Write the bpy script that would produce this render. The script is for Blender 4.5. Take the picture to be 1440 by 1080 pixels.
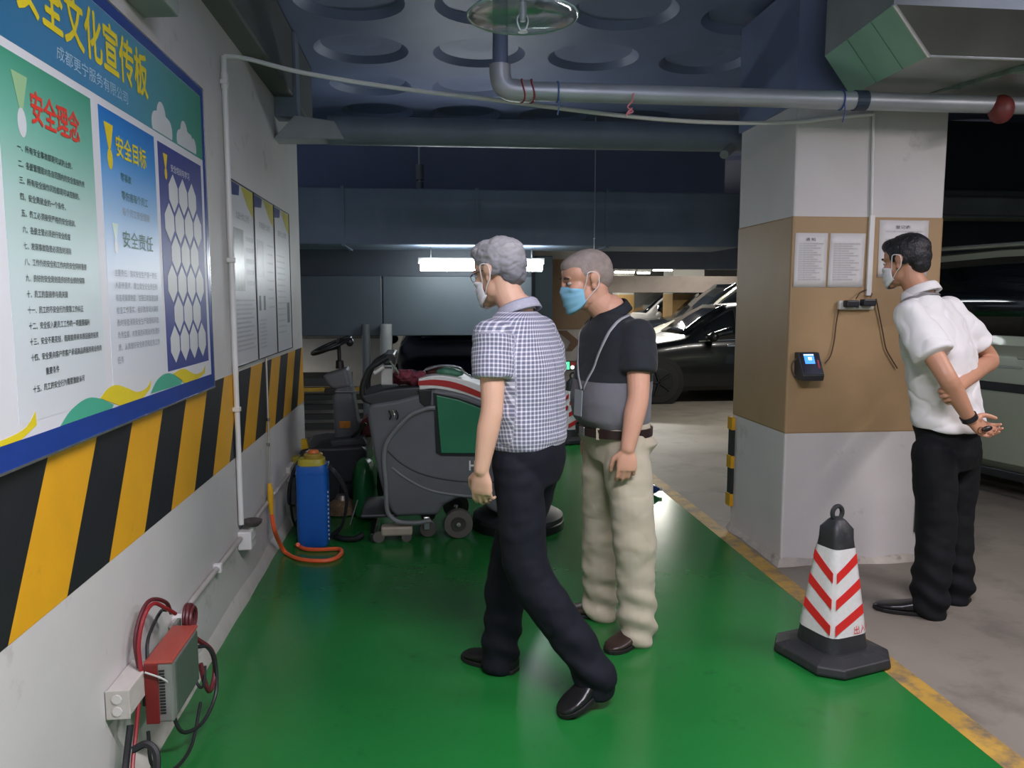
import bpy, bmesh, math, random
import numpy as np
from mathutils import Vector, Matrix, noise
from mathutils.bvhtree import BVHTree

random.seed(7)
for o in list(bpy.data.objects):
    bpy.data.objects.remove(o)
SC = bpy.context.scene
COL = SC.collection

# ------------------------------------------------------------------ camera
FPX, CAM_H = 1100.0, 1.48
YAW, PITCH = math.radians(6.19), math.radians(6.174)
cF = Vector((math.sin(YAW)*math.cos(PITCH), math.cos(YAW)*math.cos(PITCH), -math.sin(PITCH)))
cR = Vector((math.cos(YAW), -math.sin(YAW), 0))
cU = cR.cross(cF)
cam_d = bpy.data.cameras.new('camera')
cam_d.sensor_width = 36.0
cam_d.lens = 36.0*FPX/1440.0
cam_d.clip_start = 0.05
cam = bpy.data.objects.new('camera', cam_d)
COL.objects.link(cam)
cam.matrix_world = Matrix(((cR.x, cU.x, -cF.x, 0), (cR.y, cU.y, -cF.y, 0),
                           (cR.z, cU.z, -cF.z, CAM_H), (0, 0, 0, 1)))
SC.camera = cam

# ------------------------------------------------------------------ world, exposure
W = bpy.data.worlds.new('garage_air')
SC.world = W
W.use_nodes = True
bg = W.node_tree.nodes['Background']
bg.inputs['Color'].default_value = (0.50, 0.58, 0.70, 1)
bg.inputs['Strength'].default_value = 0.60
vs = SC.view_settings
vs.view_transform = 'Standard'
vs.look = 'None'
vs.gamma = 1.0
vs.use_curve_mapping = False
vs.exposure = 0.0


def at(px, py, Y):
    """point of the place seen at photo pixel (px, py) at depth Y"""
    v = cR*((px-720)/FPX) + cU*((540-py)/FPX) + cF
    return Vector((0, 0, CAM_H)) + v*(Y/v.y)


def at_x(px, py, X):
    v = cR*((px-720)/FPX) + cU*((540-py)/FPX) + cF
    return Vector((0, 0, CAM_H)) + v*(X/v.x)


def at_z(px, py, z=0.0):
    v = cR*((px-720)/FPX) + cU*((540-py)/FPX) + cF
    return Vector((0, 0, CAM_H)) + v*((z-CAM_H)/v.z)


# ------------------------------------------------------------------ materials
def lin(c):
    return tuple(((x/255)/12.92 if x/255 <= 0.04045 else ((x/255+0.055)/1.055)**2.4) for x in c)


MATS = {}


def mat(name, rgb, rough=0.5, metal=0.0, var=0.08, vscale=6.0, bump=0.0, bscale=60.0,
        coat=0.0, emit=0.0, ecol=None, spec=0.5, trans=0.0, stretch=(1, 1, 1), dirt=None,
        alpha=1.0, sheen=0.0, sss=0.0, detail=4.0):
    if name in MATS:
        return MATS[name]
    m = bpy.data.materials.new(name)
    m.use_nodes = True
    nt = m.node_tree
    p = nt.nodes['Principled BSDF']
    L = nt.links.new
    c = lin(rgb)
    p.inputs['Base Color'].default_value = (*c, 1)
    p.inputs['Roughness'].default_value = rough
    p.inputs['Metallic'].default_value = metal
    p.inputs['Specular IOR Level'].default_value = spec
    p.inputs['Coat Weight'].default_value = coat
    p.inputs['Transmission Weight'].default_value = trans
    p.inputs['Alpha'].default_value = alpha
    p.inputs['Sheen Weight'].default_value = sheen
    if sss:
        p.inputs['Subsurface Weight'].default_value = sss
        p.inputs['Subsurface Radius'].default_value = (0.012, 0.005, 0.003)
    if emit:
        p.inputs['Emission Color'].default_value = (*(lin(ecol) if ecol else c), 1)
        p.inputs['Emission Strength'].default_value = emit
    tc = mp = None
    if var or bump or dirt:
        tc = nt.nodes.new('ShaderNodeTexCoord')
        mp = nt.nodes.new('ShaderNodeMapping')
        mp.inputs['Scale'].default_value = stretch
        L(tc.outputs['Object'], mp.inputs['Vector'])
    if var:
        n = nt.nodes.new('ShaderNodeTexNoise')
        n.inputs['Scale'].default_value = vscale
        n.inputs['Detail'].default_value = detail
        L(mp.outputs['Vector'], n.inputs['Vector'])
        r = nt.nodes.new('ShaderNodeMapRange')
        r.inputs[1].default_value = 0.25
        r.inputs[2].default_value = 0.75
        r.inputs[3].default_value = 1-var
        r.inputs[4].default_value = 1+var
        L(n.outputs['Fac'], r.inputs[0])
        mx = nt.nodes.new('ShaderNodeMix')
        mx.data_type = 'RGBA'
        mx.blend_type = 'MULTIPLY'
        mx.inputs['Factor'].default_value = 1.0
        mx.inputs['A'].default_value = (*c, 1)
        L(r.outputs[0], mx.inputs['B'])
        out = mx.outputs['Result']
        if dirt:
            dcol, dscale, dlo, dhi = dirt
            n2 = nt.nodes.new('ShaderNodeTexNoise')
            n2.inputs['Scale'].default_value = dscale
            n2.inputs['Detail'].default_value = 8.0
            n2.inputs['Roughness'].default_value = 0.7
            L(mp.outputs['Vector'], n2.inputs['Vector'])
            r2 = nt.nodes.new('ShaderNodeMapRange')
            r2.inputs[1].default_value = dlo
            r2.inputs[2].default_value = dhi
            L(n2.outputs['Fac'], r2.inputs[0])
            m2 = nt.nodes.new('ShaderNodeMix')
            m2.data_type = 'RGBA'
            L(r2.outputs[0], m2.inputs['Factor'])
            L(out, m2.inputs['A'])
            m2.inputs['B'].default_value = (*lin(dcol), 1)
            out = m2.outputs['Result']
        L(out, p.inputs['Base Color'])
    if bump:
        nb = nt.nodes.new('ShaderNodeTexNoise')
        nb.inputs['Scale'].default_value = bscale
        nb.inputs['Detail'].default_value = 3.0
        L(mp.outputs['Vector'], nb.inputs['Vector'])
        b = nt.nodes.new('ShaderNodeBump')
        b.inputs['Strength'].default_value = bump
        b.inputs['Distance'].default_value = 0.01
        L(nb.outputs['Fac'], b.inputs['Height'])
        L(b.outputs['Normal'], p.inputs['Normal'])
    MATS[name] = m
    return m


def gradient_mat(name, stops, z0, z1, rough=0.35, horizontal=0.0):
    """printed colour gradient along object Z (tilted into Y by 'horizontal')"""
    m = mat(name, (128, 128, 128), rough, var=0)
    nt = m.node_tree
    p = nt.nodes['Principled BSDF']
    tc = nt.nodes.new('ShaderNodeTexCoord')
    sp = nt.nodes.new('ShaderNodeSeparateXYZ')
    nt.links.new(tc.outputs['Object'], sp.inputs[0])
    src = sp.outputs['Z']
    if horizontal:
        src = sp.outputs['Y']
    r = nt.nodes.new('ShaderNodeMapRange')
    r.inputs[1].default_value = z0
    r.inputs[2].default_value = z1
    nt.links.new(src, r.inputs[0])
    cr = nt.nodes.new('ShaderNodeValToRGB')
    nt.links.new(r.outputs[0], cr.inputs[0])
    els = cr.color_ramp.elements
    while len(els) < len(stops):
        els.new(0.5)
    for e, (pos, c) in zip(els, stops):
        e.position = pos
        e.color = (*lin(c), 1)
    nt.links.new(cr.outputs[0], p.inputs['Base Color'])
    return m


# ------------------------------------------------------------------ mesh helpers
def V(*a):
    return Vector(a)


def frame_from(d, hint=None):
    d = d.normalized()
    h = hint or (V(0, 0, 1) if abs(d.z) < 0.9 else V(1, 0, 0))
    a = (h - d*h.dot(d)).normalized()
    return a, d.cross(a)


def smooth_path(pts, n=8):
    """Catmull-Rom through points"""
    pts = [Vector(p) for p in pts]
    P = [pts[0]*2-pts[1]] + pts + [pts[-1]*2-pts[-2]]
    out = []
    for i in range(1, len(P)-2):
        p0, p1, p2, p3 = P[i-1:i+3]
        for k in range(n):
            t = k/n
            out.append(0.5*((2*p1) + (p2-p0)*t + (2*p0-5*p1+4*p2-p3)*t*t + (3*p1-p0-3*p2+p3)*t**3))
    out.append(pts[-1])
    return out


class MB:
    def __init__(s):
        s.v = []
        s.f = []
        s.mi = []

    def add(s, vs, fs, mi=0):
        b = len(s.v)
        s.v += [Vector(x) for x in vs]
        s.f += [tuple(i+b for i in f) for f in fs]
        s.mi += [mi]*len(fs)
        return s

    def box(s, lo, hi, mi=0, m=None):
        x0, y0, z0 = lo
        x1, y1, z1 = hi
        vs = [V(x0, y0, z0), V(x1, y0, z0), V(x1, y1, z0), V(x0, y1, z0),
              V(x0, y0, z1), V(x1, y0, z1), V(x1, y1, z1), V(x0, y1, z1)]
        if m is not None:
            vs = [m @ v for v in vs]
        return s.add(vs, [(0, 3, 2, 1), (4, 5, 6, 7), (0, 1, 5, 4), (1, 2, 6, 5), (2, 3, 7, 6), (3, 0, 4, 7)], mi)

    def loft(s, rings, cap=True, mi=0, closed=False):
        n = len(rings[0])
        vs = [p for r in rings for p in r]
        fs = []
        R = len(rings)
        for i in range(R if closed else R-1):
            j = (i+1) % R
            for k in range(n):
                l = (k+1) % n
                fs.append((i*n+k, i*n+l, j*n+l, j*n+k))
        if cap and not closed:
            fs.append(tuple(range(n-1, -1, -1)))
            fs.append(tuple((R-1)*n+k for k in range(n)))
        return s.add(vs, fs, mi)

    def tube(s, pts, r, seg=10, cap=True, flat=1.0, hint=None, mi=0, closed=False):
        pts = [Vector(p) for p in pts]
        n = len(pts)
        rs = r if isinstance(r, (list, tuple)) else [r]*n
        rings = []
        a = None
        for i in range(n):
            if closed:
                d = pts[(i+1) % n]-pts[i-1]
            else:
                d = pts[min(i+1, n-1)]-pts[max(i-1, 0)]
            if d.length < 1e-9:
                d = V(0, 0, 1)
            d.normalize()
            if a is None:
                a, b = frame_from(d, hint)
            else:
                a = (a-d*a.dot(d))
                if a.length < 1e-6:
                    a, b = frame_from(d)
                a.normalize()
                b = d.cross(a)
            rings.append([pts[i] + a*(rs[i]*flat*math.cos(2*math.pi*k/seg)) + b*(rs[i]*math.sin(2*math.pi*k/seg)) for k in range(seg)])
        return s.loft(rings, cap, mi, closed)

    def cyl(s, p, q, r, seg=20, r2=None, mi=0):
        return s.tube([p, q], [r, r if r2 is None else r2], seg, mi=mi)

    def ell(s, c, r, seg=16, rings=10, m=None, mi=0):
        vs = [V(0, 0, -1)]
        for i in range(1, rings):
            t = -math.pi/2+math.pi*i/rings
            for k in range(seg):
                a = 2*math.pi*k/seg
                vs.append(V(math.cos(t)*math.cos(a), math.cos(t)*math.sin(a), math.sin(t)))
        vs.append(V(0, 0, 1))
        fs = [(0, 1+(k+1) % seg, 1+k) for k in range(seg)]
        for i in range(rings-2):
            for k in range(seg):
                l = (k+1) % seg
                a = 1+i*seg
                fs.append((a+k, a+l, a+seg+l, a+seg+k))
        t = len(vs)-1
        a = 1+(rings-2)*seg
        fs += [(a+k, a+(k+1) % seg, t) for k in range(seg)]
        vs = [Vector(c)+(m @ V(v.x*r[0], v.y*r[1], v.z*r[2]) if m is not None else V(v.x*r[0], v.y*r[1], v.z*r[2])) for v in vs]
        return s.add(vs, fs, mi)

    def prism(s, poly, d, mi=0):
        """poly: list of 3D points (planar), extruded by vector d"""
        n = len(poly)
        poly = [Vector(p) for p in poly]
        d = Vector(d)
        nrm = V(0, 0, 0)
        for i in range(n):
            nrm += poly[i].cross(poly[(i+1) % n])
        if nrm.dot(d) > 0:
            poly = poly[::-1]
        vs = poly+[p+d for p in poly]
        fs = [tuple(range(n)), tuple(range(2*n-1, n-1, -1))]
        fs += [(k, n+k, n+(k+1) % n, (k+1) % n) for k in range(n)]
        return s.add(vs, fs, mi)

    def lathe(s, prof, c=(0, 0, 0), seg=32, m=None, mi=0):
        """prof: (r, z) list bottom to top"""
        rings = []
        for r, z in prof:
            rg = [V(r*math.cos(2*math.pi*k/seg), r*math.sin(2*math.pi*k/seg), z) for k in range(seg)]
            rings.append([Vector(c)+((m @ p) if m is not None else p) for p in rg])
        return s.loft(rings, True, mi)

    def quad(s, a, b, c, d, mi=0):
        return s.add([a, b, c, d], [(0, 1, 2, 3)], mi)

    def moved(s, m):
        s.v = [m @ v for v in s.v]
        return s

    def build(s, name, material, parent=None, smooth=False, bevel=0.0, bseg=2, label=None, angle=40, solid=0.0, subsurf=0):
        me = bpy.data.meshes.new(name)
        off = Vector((0, 0, 0))
        if parent is not None:
            off = -world_loc(parent)
        me.from_pydata([v+off for v in s.v], [], s.f)
        mats = material if isinstance(material, (list, tuple)) else [material]
        for m in mats:
            me.materials.append(m)
        if len(mats) > 1:
            me.polygons.foreach_set('material_index', s.mi)
        me.validate()
        if smooth:
            me.polygons.foreach_set('use_smooth', [True]*len(me.polygons))
            if angle < 180:
                me.set_sharp_from_angle(angle=math.radians(angle))
        me.update()
        o = bpy.data.objects.new(name, me)
        COL.objects.link(o)
        if parent is not None:
            o.parent = parent
        if solid:
            md = o.modifiers.new('solid', 'SOLIDIFY')
            md.thickness = solid
            md.offset = 0
        if subsurf:
            md = o.modifiers.new('subd', 'SUBSURF')
            md.levels = md.render_levels = subsurf
        if bevel:
            md = o.modifiers.new('bevel', 'BEVEL')
            md.width = bevel
            md.segments = bseg
            md.limit_method = 'ANGLE'
            md.angle_limit = math.radians(35)
        if label:
            o['label'] = label
        return o


def world_loc(o):
    l = Vector((0, 0, 0))
    while o is not None:
        l += o.location
        o = o.parent
    return l


def tag(o, label=None, cat=None, group=None, kind=None):
    if label:
        o['label'] = label
    if cat:
        o['category'] = cat
    if group:
        o['group'] = group
    if kind:
        o['kind'] = kind
    return o


def thing(name, label, cat, loc=(0, 0, 0), group=None, kind=None):
    o = bpy.data.objects.new(name, None)
    o.empty_display_size = 0.1
    COL.objects.link(o)
    o.location = loc
    return tag(o, label, cat, group, kind)


def copy_tree(o, parent=None):
    c = o.copy()
    COL.objects.link(c)
    c.parent = parent
    for ch in o.children:
        copy_tree(ch, c)
    return c


def text_mesh(body, bold=0.0, res=2):
    cu = bpy.data.curves.new('t', 'FONT')
    cu.body = body
    cu.resolution_u = res
    cu.offset = bold
    ob = bpy.data.objects.new('t', cu)
    COL.objects.link(ob)
    dg = bpy.context.evaluated_depsgraph_get()
    me = bpy.data.meshes.new_from_object(ob.evaluated_get(dg))
    vs = [v.co.copy() for v in me.vertices]
    fs = [tuple(p.vertices) for p in me.polygons]
    bpy.data.objects.remove(ob)
    bpy.data.curves.remove(cu)
    bpy.data.meshes.remove(me)
    return vs, fs


def lettering(body, origin, U, Vv, width=None, height=0.05, material=None, parent=None, bold=0.0, name='lettering', res=1, keep=None):
    """flat text: its box's lower-left corner at origin, running along U, up along Vv"""
    vs, fs = text_mesh(body, 0.0, res)
    if not vs:
        return None
    x0 = min(v.x for v in vs); x1 = max(v.x for v in vs)
    y0 = min(v.y for v in vs); y1 = max(v.y for v in vs)
    sy = height/max(y1-y0, 1e-6)
    sx = sy if width is None else width/max(x1-x0, 1e-6)
    mb = MB()
    U = Vector(U); Vv = Vector(Vv)
    N = U.cross(Vv)
    pts = [Vector(origin)+U*((v.x-x0)*sx)+Vv*((v.y-y0)*sy) for v in vs]
    shifts = [(0, 0)] if not bold else [(0, 0), (1, 0), (-1, 0), (0, 1), (0, -1)]
    for i, (a, b) in enumerate(shifts):     # bold strokes: the same outline laid again a hair to each side
        d = U*(a*bold*sx)+Vv*(b*bold*sy)+N*(0.00004*i)
        mb.add([p+d for p in pts], fs)
    return mb.build(name, material, parent)


def voxel_mesh(mb, size, it=3):
    """union of the closed shells in mb as one smooth skin; returns (verts ndarray, mesh)"""
    me = bpy.data.meshes.new('tmp')
    me.from_pydata(mb.v, [], mb.f)
    me.update()
    bm = bmesh.new()
    bm.from_mesh(me)
    bmesh.ops.recalc_face_normals(bm, faces=bm.faces)
    bm.to_mesh(me)
    bm.free()
    ob = bpy.data.objects.new('tmp', me)
    COL.objects.link(ob)
    r = ob.modifiers.new('r', 'REMESH')
    r.mode = 'VOXEL'
    r.voxel_size = size
    if it:
        sm = ob.modifiers.new('s', 'SMOOTH')
        sm.factor = 0.5
        sm.iterations = it
    dg = bpy.context.evaluated_depsgraph_get()
    out = bpy.data.meshes.new_from_object(ob.evaluated_get(dg))
    bpy.data.objects.remove(ob)
    bpy.data.meshes.remove(me)
    return out


def mesh_np(me):
    co = np.empty(len(me.vertices)*3, np.float32)
    me.vertices.foreach_get('co', co)
    no = np.empty(len(me.vertices)*3, np.float32)
    me.vertex_normals.foreach_get('vector', no)
    return co.reshape(-1, 3), no.reshape(-1, 3)


def skin_part(name, mb, size, it, material, parent, disp=None, attr=None, label=None):
    """voxel-merged organic part; disp(co, no) -> scalar along the normal"""
    me = voxel_mesh(mb, size, it)
    co, no = mesh_np(me)
    if disp is not None:
        co = co + no*disp(co, no)[:, None]
    if attr is not None:
        a = me.attributes.new('pat', 'FLOAT_VECTOR', 'POINT')
        a.data.foreach_set('vector', attr(co).astype(np.float32).ravel())
    off = np.array(world_loc(parent), np.float32) if parent is not None else 0
    me.vertices.foreach_set('co', (co-off).astype(np.float32).ravel())
    me.polygons.foreach_set('use_smooth', [True]*len(me.polygons))
    me.materials.clear()
    me.materials.append(material)
    me.name = name
    me.update()
    o = bpy.data.objects.new(name, me)
    COL.objects.link(o)
    if parent is not None:
        o.parent = parent
    if label:
        o['label'] = label
    return o


def nz(co, s, seed=0.0):
    """perlin noise per vertex, s = frequency triple"""
    return np.array([noise.noise((c[0]*s[0]+seed, c[1]*s[1]-seed, c[2]*s[2]+2*seed)) for c in co.tolist()])


def tube_light(loc, length, axis, power, label, group=None, rgb=(255, 250, 240), strength=14.0, drop=0.0, up=0.3, tube_r=0.015):
    """a batten lamp: housing, tube, and its own area light just under the tube"""
    loc = Vector(loc)
    t = thing('tube_lamp', label, 'lamp', loc, group)
    a = Vector(axis).normalized()
    sd = V(0, 0, 1).cross(a)
    b = MB()
    hl = length/2
    b.prism([loc+a*-hl+sd*-0.035+V(0, 0, 0.075), loc+a*-hl+sd*0.035+V(0, 0, 0.075), loc+a*-hl+sd*0.022+V(0, 0, 0.02), loc+a*-hl+sd*-0.022+V(0, 0, 0.02)], a*length)
    b.build('housing', mat('lamp housing', (215, 216, 214), 0.5), t, bevel=0.003)
    tb = MB()
    tb.cyl(loc-a*(hl-0.02), loc+a*(hl-0.02), tube_r, 14)
    tb.build('glowing_tube', mat('lamp tube %d' % int(strength), rgb, 0.4, var=0, emit=strength), t, smooth=True)
    if drop:
        for s in (-0.4, 0.4):
            MB().cyl(loc+a*(s*length)+V(0, 0, 0.075), loc+a*(s*length)+V(0, 0, 0.075+drop), 0.004, 6).build('hanger_rod', mat('hanger steel', (120, 122, 125), 0.4, 0.8), t)
    ld = bpy.data.lights.new('tube_lamp_light', 'AREA')
    ld.shape = 'RECTANGLE'
    ld.size = length
    ld.size_y = 0.05
    ld.energy = power
    ld.color = lin(rgb)
    lo = bpy.data.objects.new('tube_lamp_light', ld)
    COL.objects.link(lo)
    lo.parent = t
    x = a
    z = V(0, 0, 1)
    y = z.cross(x)
    lo.matrix_local = Matrix(((x.x, y.x, z.x, 0), (x.y, y.y, z.y, 0), (x.z, y.z, z.z, -0.02), (0, 0, 0, 1)))
    if up:      # the bare tube also shines upwards past its housing
        ud = ld.copy()
        ud.energy = power*up
        uo = bpy.data.objects.new('tube_lamp_light', ud)
        COL.objects.link(uo)
        uo.parent = t
        uo.matrix_local = Matrix(((x.x, -y.x, -z.x, 0), (x.y, -y.y, -z.y, 0), (x.z, -y.z, -z.z, 0.08), (0, 0, 0, 1)))
    return t
# ================================================================== the setting
M_WALL = mat('white wall paint', (206, 204, 200), 0.55, var=0.05, vscale=3, bump=0.06, bscale=45, dirt=((150, 148, 142), 5.0, 0.60, 0.85))
M_CONC = mat('garage concrete', (128, 122, 112), 0.55, var=0.16, vscale=1.6, bump=0.10, bscale=30, dirt=((92, 88, 82), 2.2, 0.5, 0.75))
M_GREEN = mat('green floor paint', (31, 113, 50), 0.22, var=0.16, vscale=1.1, bump=0.05, bscale=9, spec=0.55, dirt=((26, 88, 44), 5.0, 0.60, 0.80))
M_CEIL = mat('dark ceiling paint', (112, 124, 158), 0.5, var=0.10, vscale=2.5)
M_DARK = mat('dark duct paint', (118, 132, 150), 0.5, var=0.20, vscale=2.0, dirt=((140, 145, 154), 3.0, 0.60, 0.78))

fl = MB().box((-6, -5, -0.2), (17, 30, 0)).build('floor', M_CONC)
tag(fl, 'grey concrete garage floor', None, kind='structure')
gf = MB().box((-0.92, -5, 0.0), (1.80, 7.75, 0.004)).build('green_floor', M_GREEN)
tag(gf, 'glossy green painted floor lane beside the white wall', None, kind='structure')
M_YEL = mat('worn yellow line', (178, 142, 62), 0.5, var=0.18, vscale=5, bump=0.1, bscale=40, dirt=((110, 100, 82), 7.0, 0.46, 0.64))
yl = MB().box((1.80, -5, 0.0), (1.90, 7.75, 0.005)).build('trim_1', M_YEL)
tag(yl, 'worn yellow line along the edge of the green floor', None, kind='structure')

# left wall with its painted warning band
wl = MB().box((-1.14, -5, 0), (-0.92, 5.93, 3.12)).build('wall_left', M_WALL)
tag(wl, 'white wall with a black and yellow striped band', None, kind='structure')
M_SY = mat('stripe yellow', (226, 166, 30), 0.45, var=0.06, vscale=8, bump=0.05, dirt=((190, 140, 40), 9, 0.62, 0.8))
M_SB = mat('stripe black', (30, 32, 36), 0.45, var=0.15, vscale=8, bump=0.05)
Z0, Z1, SL = 0.727, 1.128, 0.25
x_off = -0.92


def stripe(y0, y1, material, name):
    pts = [(y0, Z0), (y1, Z0), (y1+SL, Z1), (y0+SL, Z1)]
    # clip at the wall's end
    def clip(poly, ymax):
        out = []
        for i in range(len(poly)):
            a, b = poly[i], poly[(i+1) % len(poly)]
            ia, ib = a[0] <= ymax, b[0] <= ymax
            if ia:
                out.append(a)
            if ia != ib:
                t = (ymax-a[0])/(b[0]-a[0])
                out.append((ymax, a[1]+t*(b[1]-a[1])))
        return out
    poly = clip(pts, 5.925)
    if len(poly) < 3:
        return
    MB().prism([V(x_off, y, z) for y, z in poly], V(0.0015, 0, 0)).build(name, material, wl)


k = -8
while True:
    y0 = 1.747+0.553*k
    if y0 > 5.95:
        break
    stripe(y0, y0+0.285, M_SY, 'yellow_stripe')
    stripe(y0+0.285, y0+0.553, M_SB, 'black_stripe')
    k += 1

# worn cement skirting where the wall meets the floor
M_SKIRT = mat('stained cement skirting', (190, 188, 178), 0.7, var=0.1, vscale=9, bump=0.2, bscale=30, dirt=((104, 112, 92), 10, 0.60, 0.72))
sk = MB()
rings = []
random.seed(3)
for i in range(90):
    y = -5+10.92*i/89
    w = 0.030+0.008*noise.noise((y*3, 0, 1))
    h = 0.075+0.02*noise.noise((y*2.3, 4, 1))
    rings.append([V(-0.925, y, 0), V(-0.92+w, y, 0), V(-0.92+w*0.75, y, h*0.45), V(-0.921, y, h)])
sk.loft(rings)
tag(sk.build('baseboard_left', M_SKIRT, smooth=True), 'stained cement skirting at the foot of the white wall', None, kind='structure')

# dark beam running along the top of the left wall
bm_ = MB().box((-1.14, -5, 2.72), (-0.80, 5.93, 3.12)).build('trim_2', mat('beam paint', (96, 100, 98), 0.6), bevel=0.01)
tag(bm_, 'dark beam along the top of the left wall', None, kind='structure')

# ceiling: slab with round coffers
ZC = 3.12
cl = MB().box((-6, -5, ZC+0.22), (17, 30, ZC+0.4)).build('ceiling', M_CEIL)
tag(cl, 'dark blue-grey ceiling with round coffers', None, kind='structure')
PX_, PY_ = 0.78, 0.86


def coffer_mesh():
    mb = MB()
    seg = 32
    R0, R1 = 0.31, 0.265
    outer, c0, c1, c2 = [], [], [], []
    for i in range(seg):
        a = 2*math.pi*i/seg
        ca, sa = math.cos(a), math.sin(a)
        m = max(abs(ca), abs(sa))
        outer.append(V(ca/m*PX_/2, sa/m*PY_/2, 0))
        c0.append(V(ca*R0, sa*R0, 0)); c1.append(V(ca*R1, sa*R1, 0.042)); c2.append(V(ca*R1*0.5, sa*R1*0.5, 0.055))
    for a, b in ((outer, c0), (c0, c1), (c1, c2)):
        mb.loft([a, b], cap=False)
    mb.add(c2, [tuple(range(seg-1, -1, -1))])
    me = bpy.data.meshes.new('coffer')
    me.from_pydata(mb.v, [], mb.f)
    me.materials.append(M_CEIL)
    me.polygons.foreach_set('use_smooth', [True]*len(me.polygons))
    me.set_sharp_from_angle(angle=math.radians(35))
    return me


cme = coffer_mesh()
for i in range(8):
    for j in range(8):
        o = bpy.data.objects.new('coffer', cme)
        COL.objects.link(o)
        o.location = (-0.80+PX_*(i+0.5), 2.45+PY_*(j+0.5), ZC)
        o.parent = cl
xr0, yr1 = -0.80+PX_*8, 2.45+PY_*8
so = MB()
so.box((-0.80, -5, ZC), (17, 2.45, ZC+0.2)).box((xr0, 2.45, ZC), (17, yr1, ZC+0.2)).box((-6, yr1, ZC), (17, 30, ZC+0.2)).box((-6, 5.93, ZC), (-0.80, yr1, ZC+0.2))
so.build('soffit', M_CEIL, cl)
# beam stub added out of view above, put in to shade the upper wall
cb = MB().box((-0.80, 2.30, 2.86), (-0.35, 2.50, 3.12)).build('trim_3', M_CEIL)
tag(cb, 'added unseen beam stub under the ceiling by the left wall', None, kind='structure')

# column
CX0, CX1, CY0, CY1 = 1.945, 2.80, 4.05, 4.79
M_COLW = mat('column white paint', (205, 202, 199), 0.6, var=0.05, vscale=3, bump=0.1, bscale=35, dirt=((160, 156, 150), 4, 0.62, 0.8))
M_TAN = mat('column tan paint', (166, 138, 100), 0.55, var=0.06, vscale=4, bump=0.08, bscale=35, dirt=((200, 190, 170), 14, 0.74, 0.80))
co_ = MB().box((CX0, CY0, 0), (CX1, CY1, ZC)).build('column', M_COLW, bevel=0.012)
MB().box((CX0-0.012, CY0-0.012, 2.50), (CX1+0.012, CY1+0.012, ZC)).build('column_head', M_CEIL, co_)
tag(co_, 'square white column with a tan band at eye level', 'column', kind='structure')
tb_ = MB()
e = 0.003
tb_.box((CX0-e, CY0-e, 0.743), (CX1+e, CY1+e, 1.925))
tb_.build('tan_band', M_TAN, co_, bevel=0.012)
# crumbled plaster foot
pf = MB()
rings = []
ring_pts = []
for a, b, n in ((V(CX0, CY0, 0), V(CX1, CY0, 0), 30), (V(CX1, CY0, 0), V(CX1, CY1, 0), 20), (V(CX1, CY1, 0), V(CX0, CY1, 0), 20), (V(CX0, CY1, 0), V(CX0, CY0, 0), 26)):
    for i in range(n):
        ring_pts.append(a.lerp(b, i/n))
cc = V((CX0+CX1)/2, (CY0+CY1)/2, 0)
r0, r1, r2 = [], [], []
for p in ring_pts:
    d = p-cc
    d = V(d.x/abs(d.x) if abs(abs(d.x)-(CX1-CX0)/2) < 1e-4 else 0, d.y/abs(d.y) if abs(abs(d.y)-(CY1-CY0)/2) < 1e-4 else 0, 0)
    w = 0.022+0.02*noise.noise(p*6)
    h = 0.03+0.02*noise.noise(p*5+V(3, 1, 0))
    r0.append(p+d*w); r1.append(p+d*w*0.6+V(0, 0, h*0.6)); r2.append(p+d*0.0005+V(0, 0, h+0.008))
pf.loft([r0, r1, r2], cap=False)
pf.build('plaster_foot', mat('crumbled plaster', (176, 170, 160), 0.8, var=0.2, vscale=12, bump=0.3, bscale=40, dirt=((120, 112, 100), 10, 0.55, 0.7)), co_, smooth=True)

# far shell of the garage
M_FARW = mat('far wall paint', (196, 194, 184), 0.6, var=0.06, vscale=1.5)
M_FART = mat('far tan paint', (188, 152, 96), 0.6, var=0.06)
wb = MB().box((-6, 22.0, 0), (17, 22.2, ZC)).build('wall_back', M_FARW)
tag(wb, 'pale far wall of the garage', None, kind='structure')
wr = MB().box((12.0, -5, 0), (12.2, 22, ZC)).build('wall_right', mat('right wall paint', (120, 122, 120), 0.7))
tag(wr, 'grey wall closing the garage on the right', None, kind='structure')
wd = MB().box((-6, 10.2, 0), (-0.45, 10.35, ZC)).build('wall_divider', mat('divider wall', (150, 148, 140), 0.7, dirt=((110, 108, 102), 2, 0.5, 0.7)))
tag(wd, 'grey wall far behind the cleaning machines', None, kind='structure')
wd2 = MB().box((-6, 10.17, 0), (-0.45, 10.2, 0.98)).build('trim_4', mat('pale dado', (192, 190, 182), 0.6))
tag(wd2, 'pale painted lower part of the wall behind the cleaning machines', None, kind='structure')
# far down-stand beam seen between the near column and the man in black
fb = MB().box((1.5, 15.6, 1.62), (12, 16.1, 1.95)).build('trim_5', mat('brown beam', (104, 95, 88), 0.7, dirt=((90, 84, 80), 2, 0.5, 0.7)))
tag(fb, 'grey-brown low beam across the far bays', None, kind='structure')


b8 = MB().box((-2.6, 8.30, 2.30), (3.2, 8.55, ZC)).build('trim_7', M_CEIL)  # added beam, its dark face covers the lit wall above the duct
tag(b8, 'added dark beam hiding the lit wall behind the big dark duct', None, kind='structure')
b9 = MB().box((1.6, 12.35, 1.965), (12, 12.6, ZC)).build('trim_8', mat('dark beam paint', (66, 76, 90), 0.6, var=0.1))  # added beam, keeps the bright bays and lamp rods behind it dark
tag(b9, 'added dark beam hiding the bright bays over the parked cars', None, kind='structure')


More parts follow.
